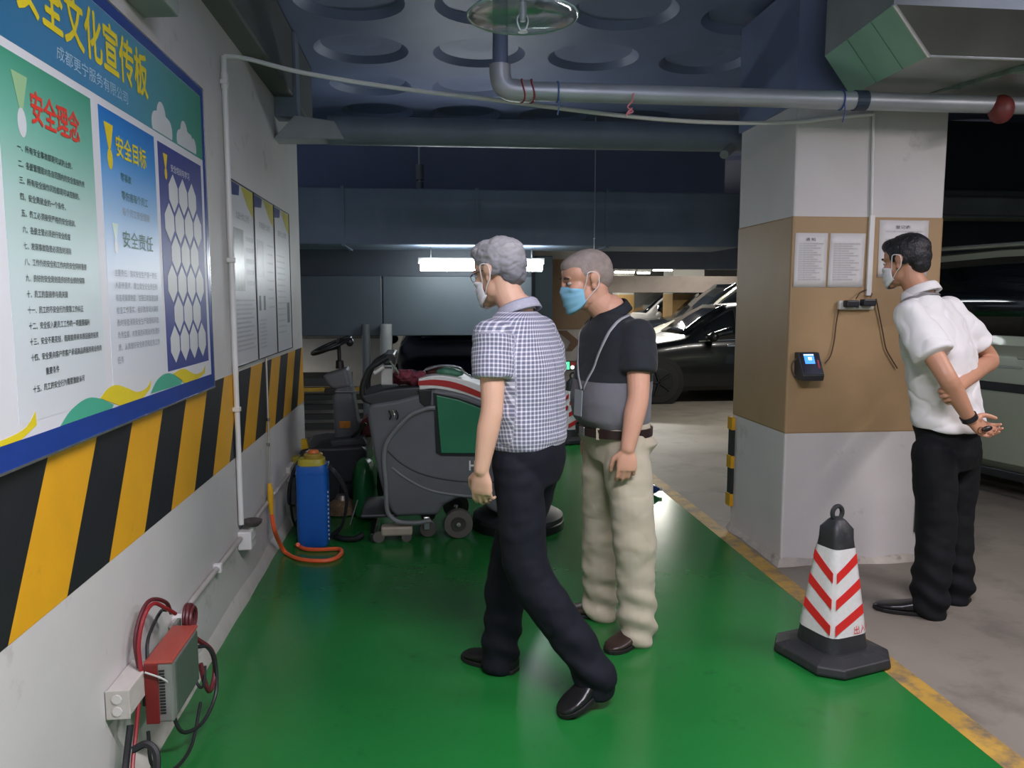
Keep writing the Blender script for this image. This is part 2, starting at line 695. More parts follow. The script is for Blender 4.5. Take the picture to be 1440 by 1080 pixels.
def far_column(x0, y0, w, d, label):
    o = MB().box((x0, y0, 0), (x0+w, y0+d, ZC)).build('far_column', M_FARW)
    tag(o, label, 'column', kind='structure')
    MB().box((x0-0.004, y0-0.004, 0.74), (x0+w+0.004, y0+d+0.004, 1.60)).build('tan_band', M_FART, o)
    return o


p = at(943, 560, 16.7)
far_column(p.x, 16.7, at(986, 560, 16.7).x-p.x, 0.7, 'far tan and white column behind the silver car')
p = at(868, 560, 19.8)
far_column(p.x, 19.8, at(889, 560, 19.8).x-p.x, 0.7, 'farther tan and white column behind the man in the polo shirt')
# chevron column between the two men
q0, q1 = at(752, 560, 9.2).x, at(838, 560, 9.2).x
cc2 = MB().box((q0, 9.2, 0), (q1, 9.9, ZC)).build('chevron_column', mat('chevron wall white', (178, 170, 160), 0.6))
tag(cc2, 'tan and white column with a brown chevron between the two men', 'column', kind='structure')
zt = at(795, 463, 9.2).z
MB().box((q0-0.004, 9.196, zt), (q1+0.004, 9.904, 1.95)).build('tan_band', mat('chevron tan', (138, 112, 84), 0.6), cc2)
ch = MB()
pts = [(783, 465), (797, 465), (816, 481), (804, 494), (796, 494), (802, 481)]
ch.prism([at(x, y, 9.196) for x, y in pts], V(0, -0.003, 0))
ch.build('chevron', mat('chevron brown', (112, 84, 60), 0.6), cc2)

# ------------------------------------------------------------------ lamp over the lane, and an added one out of view
tube_light((0.75, 0.85, 2.66), 1.25, (1, 0.1, 0), 95, 'white tube lamp hanging over the lane behind the camera', drop=0.385, rgb=(255, 245, 250), up=0.9)
tube_light((3.5, 1.9, 2.70), 1.25, (0.3, 1, 0), 55, 'added unseen tube lamp to the right of the camera', drop=0.345, rgb=(255, 243, 242), up=0.6)  # added lamp, brightens the man in white, the column and the van
# ================================================================== notice boards on the left wall
UY, UZ = V(0, 1, 0), V(0, 0, 1)
BX = -0.890           # face of the big board
b0, b1, bz0, bz1 = 1.50, 3.375, 1.118, 2.318
board = thing('notice_board', 'large safety culture notice board with a blue frame on the white wall', 'notice board', (-0.92, 2.44, 1.118))
M_BWHITE = mat('board white print', (214, 216, 218), 0.42, var=0.02)
MB().box((-0.919, b0, bz0), (BX, b1, bz1)).build('backing', M_BWHITE, board)
M_FRB = mat('blue print frame', (30, 62, 140), 0.30, var=0.10, vscale=12, stretch=(1, 1, 5))
fx = BX+0.001
for lo, hi in (((b0, bz0), (b1, bz0+0.055)), ((b0, bz1-0.034), (b1, bz1)), ((b0, bz0+0.055), (b0+0.03, bz1-0.034)), ((b1-0.034, bz0+0.055), (b1, bz1-0.034))):
    MB().box((BX, lo[0], lo[1]), (fx+0.0008, hi[0], hi[1])).build('frame_band', M_FRB, board)
M_ALU = mat('aluminium edging', (190, 192, 195), 0.25, 0.9, var=0.03)
for lo, hi in (((b0-0.006, bz0-0.006), (b1+0.006, bz0)), ((b0-0.006, bz1), (b1+0.006, bz1+0.006)), ((b0-0.006, bz0), (b0, bz1)), ((b1, bz0), (b1+0.006, bz1))):
    MB().box((-0.919, lo[0], lo[1]), (BX+0.003, hi[0], hi[1])).build('metal_edge', M_ALU, board)
# header, printed panels
hd = gradient_mat('header print', [(0, (34, 92, 128)), (0.45, (70, 132, 170)), (0.75, (82, 150, 150)), (1, (64, 150, 118))], -0.85, 0.9, horizontal=1)
MB().box((BX, b0+0.03, 2.036), (fx, b1-0.036, bz1-0.036)).build('header_panel', hd, board)
p1m = gradient_mat('green panel print', [(0, (212, 216, 218)), (0.25, (200, 213, 213)), (0.62, (168, 200, 190)), (0.82, (112, 178, 156)), (1, (66, 150, 118))], 0.09, 0.896)
MB().box((BX, 1.80, 1.205), (fx, 2.272, 2.014)).build('green_panel', p1m, board)
p2m = gradient_mat('blue panel print', [(0, (214, 217, 219)), (0.40, (205, 215, 224)), (0.62, (158, 196, 226)), (0.85, (62, 142, 206)), (1, (30, 112, 186))], 0.09, 0.896)
MB().box((BX, 2.322, 1.205), (fx, 2.765, 2.013)).build('blue_panel', p2m, board)
navy = MB().box((BX, 2.800, 1.232), (fx, 3.305, 2.008)).build('navy_panel', mat('navy print', (44, 58, 132), 0.42, var=0.05), board)
# waves along the foot
M_WG = mat('wave green', (74, 172, 140), 0.3, var=0.02)
M_WY = mat('wave yellow', (226, 206, 40), 0.3, var=0.02)
LX = fx+0.0006


def flat(poly, m, name, x=LX):
    return MB().prism([V(x, y, z) for y, z in poly], V(0.0005, 0, 0)).build(name, m, board)


def curve2(pts, n=7):
    return [(p.y, p.z) for p in smooth_path([V(0, a, b) for a, b in pts], n)]


zb = bz0+0.056
flat(curve2([(1.53, 1.20), (1.62, 1.185), (1.72, 1.186), (1.82, 1.196), (1.87, 1.226)])+[(1.872, 1.195), (1.80, zb), (1.53, zb)], M_WY, 'yellow_wave')
flat(curve2([(1.985, zb), (2.05, 1.205), (2.14, 1.222), (2.22, 1.212), (2.315, 1.182)])+[(2.30, zb)], M_WG, 'green_wave')
flat(curve2([(2.225, 1.212), (2.28, 1.232), (2.34, 1.236), (2.42, 1.218), (2.50, 1.197), (2.58, 1.20), (2.625, 1.222)])+[(2.615, 1.195), (2.55, zb), (2.36, zb)], M_WY, 'yellow_wave')
flat(curve2([(2.615, zb+0.004), (2.68, 1.214), (2.76, 1.228), (2.84, 1.220), (2.945, 1.188)])+[(2.93, zb)], M_WG, 'green_wave')
flat(curve2([(2.85, 1.220), (2.93, 1.228), (3.00, 1.222), (3.10, 1.196), (3.20, 1.195), (3.25, 1.215)])+[(3.24, 1.188), (3.15, zb), (2.97, zb)], M_WY, 'yellow_wave')
# clouds in the header
M_CLD = mat('cloud print', (206, 212, 212), 0.3, var=0)


def cloud(c, r):
    poly = []
    for (cx, cz, rr, a0, a1) in r:
        for k in range(9):
            a = math.radians(a0+(a1-a0)*k/8)
            poly.append((c[0]+cx+rr*math.cos(a), c[1]+cz+rr*1.05*math.sin(a)))
    flat(poly, M_CLD, 'cloud')


cloud((2.85, 2.038), [(0.07, 0.022, 0.04, -30, 80), (0.0, 0.06, 0.045, 10, 170), (-0.06, 0.022, 0.04, 100, 210)])
cloud((3.13, 2.038), [(0.085, 0.022, 0.035, -30, 100), (0.045, 0.03, 0.035, 20, 110), (-0.03, 0.055, 0.042, 20, 170), (-0.085, 0.02, 0.035, 90, 210)])
# medal marks
M_MED = mat('medal yellow', (228, 204, 44), 0.3, var=0)
M_MEDP = mat('medal pale', (150, 190, 140), 0.3, var=0)


def medal(y, z, h, m1, m2):
    w = h*0.26
    flat([(y-w, z+h/2), (y+w, z+h/2), (y+w*0.25, z-h*0.05), (y-w*0.25, z-h*0.05)], m1, 'medal_ribbon')
    flat([(y+w*0.55*math.cos(a), z-h*0.28+h*0.24*math.sin(a)) for a in [2*math.pi*k/14 for k in range(14)]], m2, 'medal_disc')


medal(1.895, 1.908, 0.135, M_MEDP, M_CLD)
medal(2.385, 1.912, 0.125, M_MED, M_MED)
medal(2.870, 1.935, 0.085, M_MED, M_MED)
medal(2.395, 1.655, 0.085, mat('medal faint', (205, 225, 210), 0.3, var=0), M_CLD)
# hexagon fields
M_HEX = mat('hexagon print', (206, 210, 208), 0.42, var=0.02)
hw, hh = 0.052, 0.056
rows = [(3, 1.853), (4, 1.747), (3, 1.640), (4, 1.535), (3, 1.428), (4, 1.322)]
for n, zc in rows:
    for i in range(n):
        yc = 3.055+(i-(n-1)/2)*0.112
        hx = [(0, hh+0.012), (hw, hh*0.45), (hw, -hh*0.45), (0, -hh-0.012), (-hw, -hh*0.45), (-hw, hh*0.45)]
        flat([(yc+a*0.96, zc+b*0.98) for a, b in hx], M_HEX, 'hexagon')
# writing
M_TY = mat('title yellow', (226, 206, 36), 0.35, var=0)
M_TR = mat('title red', (214, 62, 48), 0.35, var=0)
M_TW = mat('pale lettering', (170, 205, 222), 0.35, var=0)
M_TK = mat('dark lettering', (52, 60, 64), 0.4, var=0)
M_TG = mat('grey lettering', (150, 156, 162), 0.4, var=0)
M_TDG = mat('dark green lettering', (52, 104, 92), 0.4, var=0)
M_TWH = mat('white lettering', (214, 218, 224), 0.35, var=0)
WX = LX+0.0008


def wall_text(s, y, z, w, h, m, bold=0.0, parent=board, x=WX, res=1, name='lettering'):
    return lettering(s, V(x, y, z), UY, UZ, w, h, m, parent, bold, name, res)


wall_text('安全文化宣传板', 1.905, 2.122, 0.82, 0.135, M_TY, 0.022, res=2)
wall_text('成都更宁服务有限公司', 2.085, 2.062, 0.46, 0.036, M_TW)
wall_text('安全理念', 1.94, 1.880, 0.25, 0.075, M_TR, 0.02, res=2)
lines = ['一、所有安全事故都是可以防止的。', '二、各级管理层对各自范围内的安全直接负责',
         '三、所有安全操作风险都是可以控制的。', '四、安全是就业的一个条件。', '五、员工必须接受严格的安全培训。',
         '六、各级主管必须进行安全检查', '七、发现事故隐患必须及时消除', '八、工作外的安全和工作内的安全同样重要',
         '九、良好的安全是创造良好的业绩的保障', '十、员工的直接参与是关键', '十一、员工的不安全行为要靠工作纠正',
         '十二、安全投入是员工工作的一项重要福利', '十三、安全不是花钱，而是能带来丰厚回报的投资',
         '十四、安全是向客户的客户承诺高品质服务和业务的', '重要条件', '十五、员工的安全行为需要激励认可']
zz = 1.806
for i, s in enumerate(lines):
    n = len(s)
    ind = 0.065 if s == '重要条件' else 0.0
    wall_text(s, 1.866+ind, zz, n*0.0168, 0.0165, M_TK, 0.006)
    zz -= 0.0358
wall_text('安全目标', 2.432, 1.893, 0.245, 0.062, M_TY, 0.02, res=2)
wall_text('零事故', 2.455, 1.826, 0.085, 0.025, M_TDG)
wall_text('零伤害每个员工', 2.455, 1.772, 0.22, 0.027, M_TDG)
wall_text('每个员工安全健康', 2.455, 1.726, 0.23, 0.025, M_TG)
wall_text('安全责任', 2.448, 1.633, 0.255, 0.050, M_TDG, 0.01, res=2)
resp = ['主要责任，落实安全生产第一责任', '人职责要求，建立健全安全责任制', '和各项规章制度，加强日常管理监督',
        '检查工作落实，组织教育培训演练', '及时排查消除安全生产隐患和风险', '负责监督，对发现的问题及时处理好',
        '责，认真做好安全防范和应急工作', '任务']
zz = 1.546
for s in resp:
    wall_text(s, 2.372 if len(s) > 3 else 2.36, zz, min(0.355, len(s)*0.0235), 0.021, M_TG)
    zz -= 0.0360
wall_text('安全培训与学习', 2.925, 1.927, 0.215, 0.026, M_TWH, 0.012)

# ------------------------------------------------------------------ three white display boards
M_SBW = mat('display board white', (210, 213, 215), 0.38, var=0.02, spec=0.9)
M_SBN = mat('display navy', (58, 70, 130), 0.3, var=0)
M_SBY = mat('display yellow', (214, 204, 74), 0.3, var=0.1)
M_PIC = mat('display picture grey', (150, 158, 152), 0.3, var=0.35, vscale=16)
M_BLK = mat('black edging', (40, 42, 44), 0.4, var=0.05)
titles = ['垃圾分类公示栏', '环境保护公示栏', '服务公示栏']
words = ['grey picture, next to the conduit', 'two small dark pictures, middle of three', 'one dark picture, nearest the wall corner']
for i, (y0, y1) in enumerate(((3.802, 4.306), (4.312, 4.852), (4.858, 5.375))):
    z0, z1 = 1.157, 2.040
    t = thing('display_board', 'white display board with '+words[i], 'notice board', (-0.92, (y0+y1)/2, z0), 'white display boards on the wall')
    X0, X1 = -0.919, -0.900
    MB().box((X0, y0, z0), (X1, y1, z1)).build('panel', M_SBW, t)
    for lo, hi in (((y0, z0), (y0+0.006, z1)), ((y1-0.006, z0), (y1, z1)), ((y0, z0), (y1, z0+0.006)), ((y0, z1-0.006), (y1, z1))):
        MB().box((X1, lo[0], lo[1]), (X1+0.004, hi[0], hi[1])).build('edge_strip', M_BLK if lo[1] > 1.2 or hi[1] > 1.5 else M_ALU, t)
    w = y1-y0
    fx2 = X1+0.0006
    MB().prism([V(fx2, y0+0.01, z1-0.01), V(fx2, y0+w*0.40, z1-0.01), V(fx2, y0+w*0.36, z1-0.06), V(fx2, y0+0.01, z1-0.075)], V(0.0004, 0, 0)).build('navy_corner', M_SBN, t)
    MB().prism([V(fx2, y0+w*0.45, z1-0.01), V(fx2, y1-0.01, z1-0.01), V(fx2, y1-0.01, z1-0.14), V(fx2, y0+w*0.75, z1-0.10)], V(0.0004, 0, 0)).build('yellow_corner', M_SBY, t)
    wall_text(titles[i], y0+w*0.22, z1-0.175, w*0.55, 0.036, M_TG, 0.01, parent=t, x=fx2+0.0006)
    if i == 0:
        MB().box((fx2, y0+0.05, 1.52), (fx2+0.0004, y0+0.25, 1.82)).build('picture', M_PIC, t)
        for k in range(5):
            wall_text('分类投放要求说明', y0+0.29, 1.77-0.055*k, 0.18, 0.026, M_TG, parent=t, x=fx2+0.0006)
        for k in range(12):
            wall_text('请按照规定时间将垃圾投放到指定容器内谢谢配合'[:22-(k*5) % 9], y0+0.05, 1.47-0.022*k, 0.42-0.03*((k*5) % 9)/2, 0.010, M_TG, parent=t, x=fx2+0.0006)
    elif i == 1:
        MB().box((fx2, y0+0.05, 1.60), (fx2+0.0004, y0+0.22, 1.80)).build('picture', mat('display picture pale', (186, 190, 190), 0.3, var=0.2, vscale=16), t)
        for k in range(2):
            MB().box((fx2, y0+0.06+0.12*k, 1.42), (fx2+0.0004, y0+0.11+0.12*k, 1.50)).build('picture', mat('display picture dark', (112, 116, 120), 0.3, var=0.4, vscale=90), t)
        for c in range(2):
            for k in range(8):
                wall_text('公示内容说明要求事项'[:10-(k*3) % 4], y0+0.05+0.25*c, 1.78-0.05*k if c else 1.36-0.021*k, 0.2-0.012*((k*3) % 4), 0.012, M_TG, parent=t, x=fx2+0.0006)
    else:
        MB().box((fx2, y0+0.36, 1.33), (fx2+0.0004, y0+0.45, 1.46)).build('picture', mat('display picture dark', (112, 116, 120), 0.3, var=0.4, vscale=90), t)
        for k in range(14):
            wall_text('服务内容及收费标准公示说明'[:13-(k*5) % 5], y0+0.05, 1.74-0.036*k, 0.27-0.015*((k*5) % 5), 0.012, M_TG, parent=t, x=fx2+0.0006)

# ------------------------------------------------------------------ conduits, cable, boxes on the wall
M_PVC = mat('white plastic conduit', (224, 223, 220), 0.45, var=0.04)
t = thing('wall_conduit', 'thin white vertical conduit beside the large notice board', 'conduit', (-0.92, 3.80, 0.38))
cx = -0.902
MB().cyl(V(cx, 3.80, 0.40), V(cx, 3.80, 2.575), 0.013, 12).build('pipe', M_PVC, t, smooth=True)
for z in (0.95, 1.65, 2.45):
    MB().box((-0.92, 3.782, z), (-0.885, 3.818, z+0.022)).build('clip', M_PVC, t, bevel=0.004)
MB().cyl(V(cx, 3.80, 2.43), V(cx, 3.80, 2.50), 0.017, 12).build('coupling', M_PVC, t, smooth=True)

cab = smooth_path([V(-0.90, 3.80, 2.575), at(345, 82, 3.82), at(430, 103, 3.85), at(560, 124, 3.88), at(700, 141, 3.90), at(850, 160, 3.93), at(960, 170, 3.96), at(1050, 173, 3.99), V(CX0, CY0-0.012, 2.405), V(2.10, CY0-0.014, 2.425), V(2.36, CY0-0.014, 2.455)], 6)
t = thing('slack_cable', 'white cable sagging from the wall across to the column', 'cable', (-0.9, 3.8, 2.4))
MB().tube(cab, 0.0105, 8).build('cable', M_PVC, t, smooth=True)
t = thing('column_conduit', 'thin white conduit running down the column to the power strip', 'conduit', (2.40, CY0, 1.5))
MB().tube([V(2.362, CY0-0.014, 2.46), V(2.375, CY0-0.014, 2.0), V(2.378, CY0-0.014, 1.93)], 0.008, 10).build('upper_pipe', M_PVC, t, smooth=True)
MB().box((2.368, CY0-0.02, 1.50), (2.397, CY0-0.003, 1.93)).build('trunking', M_PVC, t, bevel=0.003)

t = thing('low_conduit', 'pale horizontal conduit low on the wall leading to the junction box', 'conduit', (-0.92, 3.3, 0.33))
MB().tube([V(-0.904, 2.76, 0.335), V(-0.904, 3.78, 0.335)], 0.012, 10).build('pipe', mat('greyish conduit', (176, 172, 166), 0.5), t, smooth=True)
MB().tube([V(-0.904, 3.90, 0.335), V(-0.904, 4.5, 0.345), V(-0.904, 5.3, 0.35)], 0.012, 10).build('pipe', mat('greyish conduit', (176, 172, 166), 0.5), t, smooth=True)
for y in (2.80, 3.35):
    MB().box((-0.92, y, 0.316), (-0.886, y+0.03, 0.354)).build('clip', M_PVC, t, bevel=0.004)
t = thing('junction_box', 'small round-topped white junction box at the foot of the vertical conduit', 'junction box', (-0.90, 3.84, 0.29))
MB().box((-0.919, 3.785, 0.275), (-0.855, 3.895, 0.365)).build('box', M_PVC, t, bevel=0.006)
MB().lathe([(0.0, 0.380), (0.035, 0.382), (0.048, 0.395), (0.050, 0.408), (0.040, 0.412), (0.0, 0.400)], V(-0.862, 3.84, 0)).build('dark_dish', mat('dark dish', (70, 64, 62), 0.4), t, smooth=True)
MB().cyl(V(-0.87, 3.84, 0.36), V(-0.845, 3.84, 0.392), 0.014, 10).build('stem', M_PVC, t)
for k in range(3):
    MB().cyl(V(-0.856, 3.81+0.03*k, 0.315), V(-0.853, 3.81+0.03*k, 0.315), 0.009, 12).build('knockout', mat('greyish conduit', (176, 172, 166), 0.5), t)

# small lamp housing at the top of the wall above the board
t = thing('wall_fitting', 'small grey fitting high on the wall above the large notice board', 'fitting', (-0.92, 2.73, 2.39))
MB().prism([V(-0.919, 2.62, 2.405), V(-0.80, 2.60, 2.405), V(-0.80, 2.80, 2.405), V(-0.919, 2.82, 2.405)], V(0, 0, 0.06)).build('housing', mat('fitting grey', (150, 158, 150), 0.5), t, bevel=0.006)
# ================================================================== under the ceiling
M_GALV = mat('galvanised pipe', (176, 182, 188), 0.42, 0.45, var=0.10, vscale=5, bump=0.03, bscale=40)
M_DPIPE = mat('dark grey pipe', (124, 134, 148), 0.5, 0.1, var=0.12, vscale=4)
# sprinkler main in front of the column
t = thing('sprinkler_pipe', 'silver pipe running across under the ceiling with an elbow end', 'pipe', (0.36, 3.75, 2.44))
pa, pb = V(0.42, 3.75, 2.447), V(6.4, 3.75, 2.447)
MB().tube([pa, pb], 0.043, 24).build('pipe_run', M_GALV, t, smooth=True)
el = [V(0.50, 3.75, 2.447), V(0.43, 3.75, 2.447), V(0.385, 3.75, 2.455), V(0.36, 3.75, 2.480), V(0.352, 3.75, 2.52), V(0.352, 3.75, 2.56)]
MB().tube(smooth_path(el, 4), 0.050, 24).build('elbow', mat('elbow casting', (188, 190, 194), 0.42, 0.4, var=0.12), t, smooth=True)
MB().tube([V(0.352, 3.75, 2.55), V(0.352, 3.75, 3.12)], 0.036, 20).build('riser', mat('riser grey', (112, 122, 150), 0.5, 0.1), t, smooth=True)
M_RED = mat('red thread', (150, 52, 58), 0.6)
for x in (0.455, 0.50):
    ring = [V(x+0.008*math.sin(a*2), 3.75+0.0515*math.cos(a), 2.447+0.0515*math.sin(a)) for a in [2*math.pi*k/20 for k in range(20)]]
    MB().tube(ring, 0.004, 6, closed=True).build('red_sealant', M_RED, t, smooth=True)
for x, c in ((0.62, (70, 100, 150)), (2.02, (66, 84, 160))):
    ring = [V(x, 3.75+0.046*math.cos(a), 2.447+0.046*math.sin(a)) for a in [2*math.pi*k/20 for k in range(20)]]
    m = mat('tie %d' % c[2], c, 0.5)
    MB().tube(ring, 0.004, 6, closed=True).build('tie', m, t, smooth=True)
    MB().tube(smooth_path([V(x, 3.707, 2.42), V(x+0.004, 3.712, 2.38), V(x-0.004, 3.715, 2.335)], 4), 0.003, 6).build('tie_tail', m, t)
# pink string
xs = at(885, 150, 3.70).x
MB().tube(smooth_path([V(xs+0.02, 3.704, 2.44), V(xs+0.012, 3.70, 2.40), V(xs-0.008, 3.70, 2.375), V(xs+0.018, 3.70, 2.355), V(xs-0.012, 3.70, 2.345), V(xs+0.014, 3.70, 2.372), V(xs-0.016, 3.70, 2.335)], 5), 0.004, 6).build('pink_string', mat('pink string', (214, 130, 140), 0.7), t)
# clamp where the pipe passes under the duct
xc = at(1209, 141, 3.75).x
MB().tube([V(xc-0.03, 3.75, 2.447), V(xc+0.03, 3.75, 2.447)], 0.049, 20).build('clamp', mat('clamp blue', (52, 66, 84), 0.5), t)
xv = at(1404, 150, 3.75).x
MB().ell(V(xv, 3.73, 2.42), (0.06, 0.06, 0.07)).build('valve', mat('valve red', (112, 48, 46), 0.5), t, smooth=True)

# dark branch pipe behind, its lit end painted in as a paler box
t = thing('dark_branch_pipe', 'dark grey pipe crossing behind the silver one with a boxed end coloured as lit at the wall', 'pipe', (-0.9, 5.15, 2.5))
MB().tube([V(-0.60, 5.15, 2.535), V(2.4, 5.15, 2.545)], 0.088, 28).build('pipe_run', M_DPIPE, t, smooth=True)
q = MB()
q.prism([at(384, 195, 5.06), at(484, 195, 5.06), at(470, 170, 5.06), at(414, 162, 5.06)], V(0, 0.18, 0))
q.build('lit_pipe_end', mat('lit pipe tone', (170, 174, 180), 0.5, 0.1, var=0.1), t, bevel=0.004)
MB().box((at(384, 150, 5.06).x, 5.10, 2.60), (at(416, 150, 5.06).x, 5.24, 3.11)).build('riser_duct', M_DPIPE, t, bevel=0.004)
MB().tube([V(2.0, 5.08, 2.47), V(1.93, 5.0, 2.42), V(1.90, 4.95, 2.40)], 0.028, 12).build('pipe_stub', mat('pale stub', (150, 156, 158), 0.5), t, smooth=True)

# sprinkler with its clear heat collector disc
c = at(735, 22, 2.93)
t = thing('fire_sprinkler', 'sprinkler under a clear domed disc at the top of the view', 'sprinkler', c)
M_CLR = mat('clear disc plastic', (196, 214, 212), 0.12, var=0, trans=0.85, alpha=0.55)
MB().lathe([(0.0, 0.05), (0.10, 0.045), (0.17, 0.028), (0.196, 0.006), (0.200, -0.004), (0.197, -0.004), (0.192, 0.004), (0.166, 0.022), (0.10, 0.039), (0.0, 0.044)], c, 48).build('clear_disc', M_CLR, t, smooth=True, angle=180)
MB().tube([c+V(0.2*math.cos(a), 0.2*math.sin(a), -0.002) for a in [2*math.pi*k/48 for k in range(48)]], 0.0035, 6, closed=True).build('rim', mat('disc rim', (150, 176, 172), 0.25), t, smooth=True)
MB().cyl(c+V(0, 0, 0.05), c+V(0, 0, 0.62), 0.012, 12).build('drop_pipe', M_GALV, t, smooth=True)
MB().tube([c+V(0, 0, 0.05), c+V(0, 0, 0.02), c+V(0, 0, -0.02)], [0.013, 0.016, 0.010], 12).build('nozzle', M_GALV, t, smooth=True)
for s in (-1, 1):
    MB().tube(smooth_path([c+V(0.010*s, 0, 0.01), c+V(0.020*s, 0, -0.015), c+V(0.012*s, 0, -0.045), c+V(0, 0, -0.055)], 4), 0.003, 6).build('frame_arm', M_GALV, t, smooth=True)
MB().cyl(c+V(0, 0, -0.058), c+V(0, 0, -0.054), 0.018, 16).build('deflector', M_GALV, t)

# tapered green and silver duct at the upper right
M_SILV = mat('silver duct sheet', (164, 168, 164), 0.36, 0.55, var=0.14, vscale=4, bump=0.05, bscale=10)
M_GRND = mat('green duct sheet', (140, 184, 164), 0.5, var=0.10, vscale=4)
t = thing('air_duct', 'tapered duct with a green sloping face and silver underside above the column', 'duct', (2.8, 4.0, 2.6))
DZ0, DZ1 = 2.525, 2.68
a0 = at_z(1196, 134, DZ0); a1 = at_z(1306, 79, DZ0)
b0_ = at_z(1160, 79, DZ1); b1_ = at_z(1257, 6, DZ1)
u0 = V(6.5, a0.y, DZ0); u1 = V(6.5, a1.y, DZ0)
MB().prism([a0, a1, u1, u0], V(0, 0, 0.012)).build('underside', M_SILV, t)
dn = (b0_-a0).cross(a1-a0).normalized()
gp = MB()
g_ = lambda s, w: (a0.lerp(a1, s)).lerp(b0_.lerp(b1_, s), w)
nn = (a1-a0).cross(b0_-a0).normalized()
if nn.z > 0:
    nn = -nn
for s0, s1 in ((0.0, 0.36), (0.372, 0.70), (0.712, 1.0)):
    MB().prism([g_(s0, 0), g_(s1, 0), g_(s1, 1), g_(s0, 1)], -nn*0.01).build('green_panel', M_GRND, t)
MB().prism([g_(0, 0), g_(1, 0), g_(1, 1), g_(0, 1)], -nn*0.008).moved(Matrix.Translation(-nn*0.02)).build('seam_backing', mat('seam dark', (50, 74, 64), 0.6), t)
MB().prism([a1, b1_, V(6.5, b1_.y, DZ1), u1], V(0, 0.01, 0)).build('front_face', mat('front duct sheet', (112, 116, 110), 0.4, 0.5, var=0.2, vscale=3), t)
MB().tube([a1, b1_], 0.008, 8).build('bright_edge', mat('bright seam', (225, 228, 225), 0.25, 0.6), t)
MB().tube([a1, u1], 0.006, 8).build('lower_edge', mat('bright seam', (225, 228, 225), 0.25, 0.6), t)
MB().prism([b0_, b1_, V(6.5, b1_.y, DZ1), V(6.5, b0_.y, DZ1)], V(0, 0, 3.10-DZ1)).build('upper_body', M_SILV, t)
# crumpled insulation hanging beneath
ins = MB()
rings = []
for i in range(15):
    s = i/14
    cpt = at(1300, 130, 3.90).lerp(at(1460, 92, 3.3), s)+V(0, 0, 0.02)
    rings.append([cpt+V(0, (0.05+0.02*noise.noise((s*9, k, 0)))*math.cos(2*math.pi*k/9), (0.035+0.025*noise.noise((s*7, k, 5)))*math.sin(2*math.pi*k/9)) for k in range(9)])
ins.loft(rings)
tag(ins.build('loose_insulation', mat('green grey insulation', (104, 122, 110), 0.45, 0.2, var=0.4, vscale=14, bump=0.3, bscale=20)), 'crumpled grey-green insulation strip hanging under the silver duct', 'insulation')

# duct over the van
t = thing('grey_duct', 'dull grey duct hanging above the roof of the van', 'duct', (4.6, 6.6, 1.98))
pz0, pz1 = at(1380, 305, 6.5).z, at(1380, 276, 6.5).z
MB().box((2.9, 6.5, pz0), (9.5, 6.9, pz1)).build('duct_body', mat('dull duct', (118, 122, 116), 0.5, 0.4, var=0.35, vscale=2.5, bump=0.1, bscale=8), t, bevel=0.02)
MB().tube([V(2.9, 6.49, pz0), V(9.5, 6.49, pz0)], 0.012, 8).build('lower_flange', mat('dull flange', (150, 154, 150), 0.4, 0.5), t)
MB().box((2.9, 6.55, pz1), (9.5, 6.95, pz1+0.06)).build('top_flange', mat('dull duct dark', (82, 88, 84), 0.6, 0.3), t, bevel=0.01)
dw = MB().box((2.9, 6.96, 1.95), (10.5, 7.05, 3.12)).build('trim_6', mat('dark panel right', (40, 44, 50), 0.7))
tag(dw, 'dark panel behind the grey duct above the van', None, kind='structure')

# big dark duct over the lane, with the lamp fixed beneath it
t = thing('dark_duct', 'large dark blue-grey duct hanging low across the lane', 'duct', (0.5, 7.2, 1.97))
MB().box((-1.7, 7.2, 1.968), (2.95, 7.95, 2.468)).build('duct_body', M_DARK, t, bevel=0.012)
for x in (-0.75, 0.45, 1.65):
    MB().box((x, 7.19, 1.955), (x+0.03, 7.97, 2.48)).build('joint_flange', M_DARK, t)
xr = at(836, 300, 7.18).x
MB().cyl(V(xr, 7.17, 1.90), V(xr, 7.17, 3.2), 0.005, 6).build('hanger_rod', M_GALV, t)
MB().ell(V(xr, 7.17, at(836, 335, 7.17).z), (0.012, 0.012, 0.012), 8, 6).build('rod_nut', M_GALV, t)
xb = at(590, 247, 7.6).x
t2 = thing('pipe_bracket', 'pale round bracket standing on the dark duct', 'bracket', V(xb, 7.6, 2.47))
MB().cyl(V(xb, 7.6, 2.47), V(xb, 7.6, 2.58), 0.035, 14).build('base', mat('bracket grey', (120, 126, 130), 0.5, 0.4), t2)
MB().cyl(V(xb, 7.6, 2.60), V(xb, 7.6, 2.74), 0.04, 14).build('collar', mat('bracket grey', (120, 126, 130), 0.5, 0.4), t2)
MB().cyl(V(xb, 7.6, 2.5), V(xb, 7.6, 3.12), 0.012, 8).build('rod', M_GALV, t2)

# raised parking platform edge hanging behind
t = thing('raised_platform', 'dark steel edge panel of a raised platform behind the cleaning machines', 'platform', (-0.2, 7.9, 1.1))
zt0, zt1 = at(600, 472, 7.95).z, at(600, 388, 7.95).z
xa, xb_, xc_ = -2.2, at(538, 430, 7.95).x, at(748, 430, 7.95).x
M_PLAT = mat('platform steel', (72, 82, 88), 0.45, 0.2, var=0.12, vscale=2)
for x0, x1 in ((xa, xb_-0.006), (xb_+0.006, xc_)):
    MB().box((x0, 7.95, zt0), (x1, 8.02, zt1)).build('edge_panel', M_PLAT, t, bevel=0.008)
MB().box((xa, 8.0, zt1-0.02), (xc_, 8.2, zt1+0.28)).build('upper_beam', mat('platform beam', (52, 60, 68), 0.5, 0.2), t)
MB().box((xa, 8.0, zt0), (xc_, 10.0, zt0+0.05)).build('deck', mat('platform deck', (60, 66, 70), 0.6, 0.2), t)
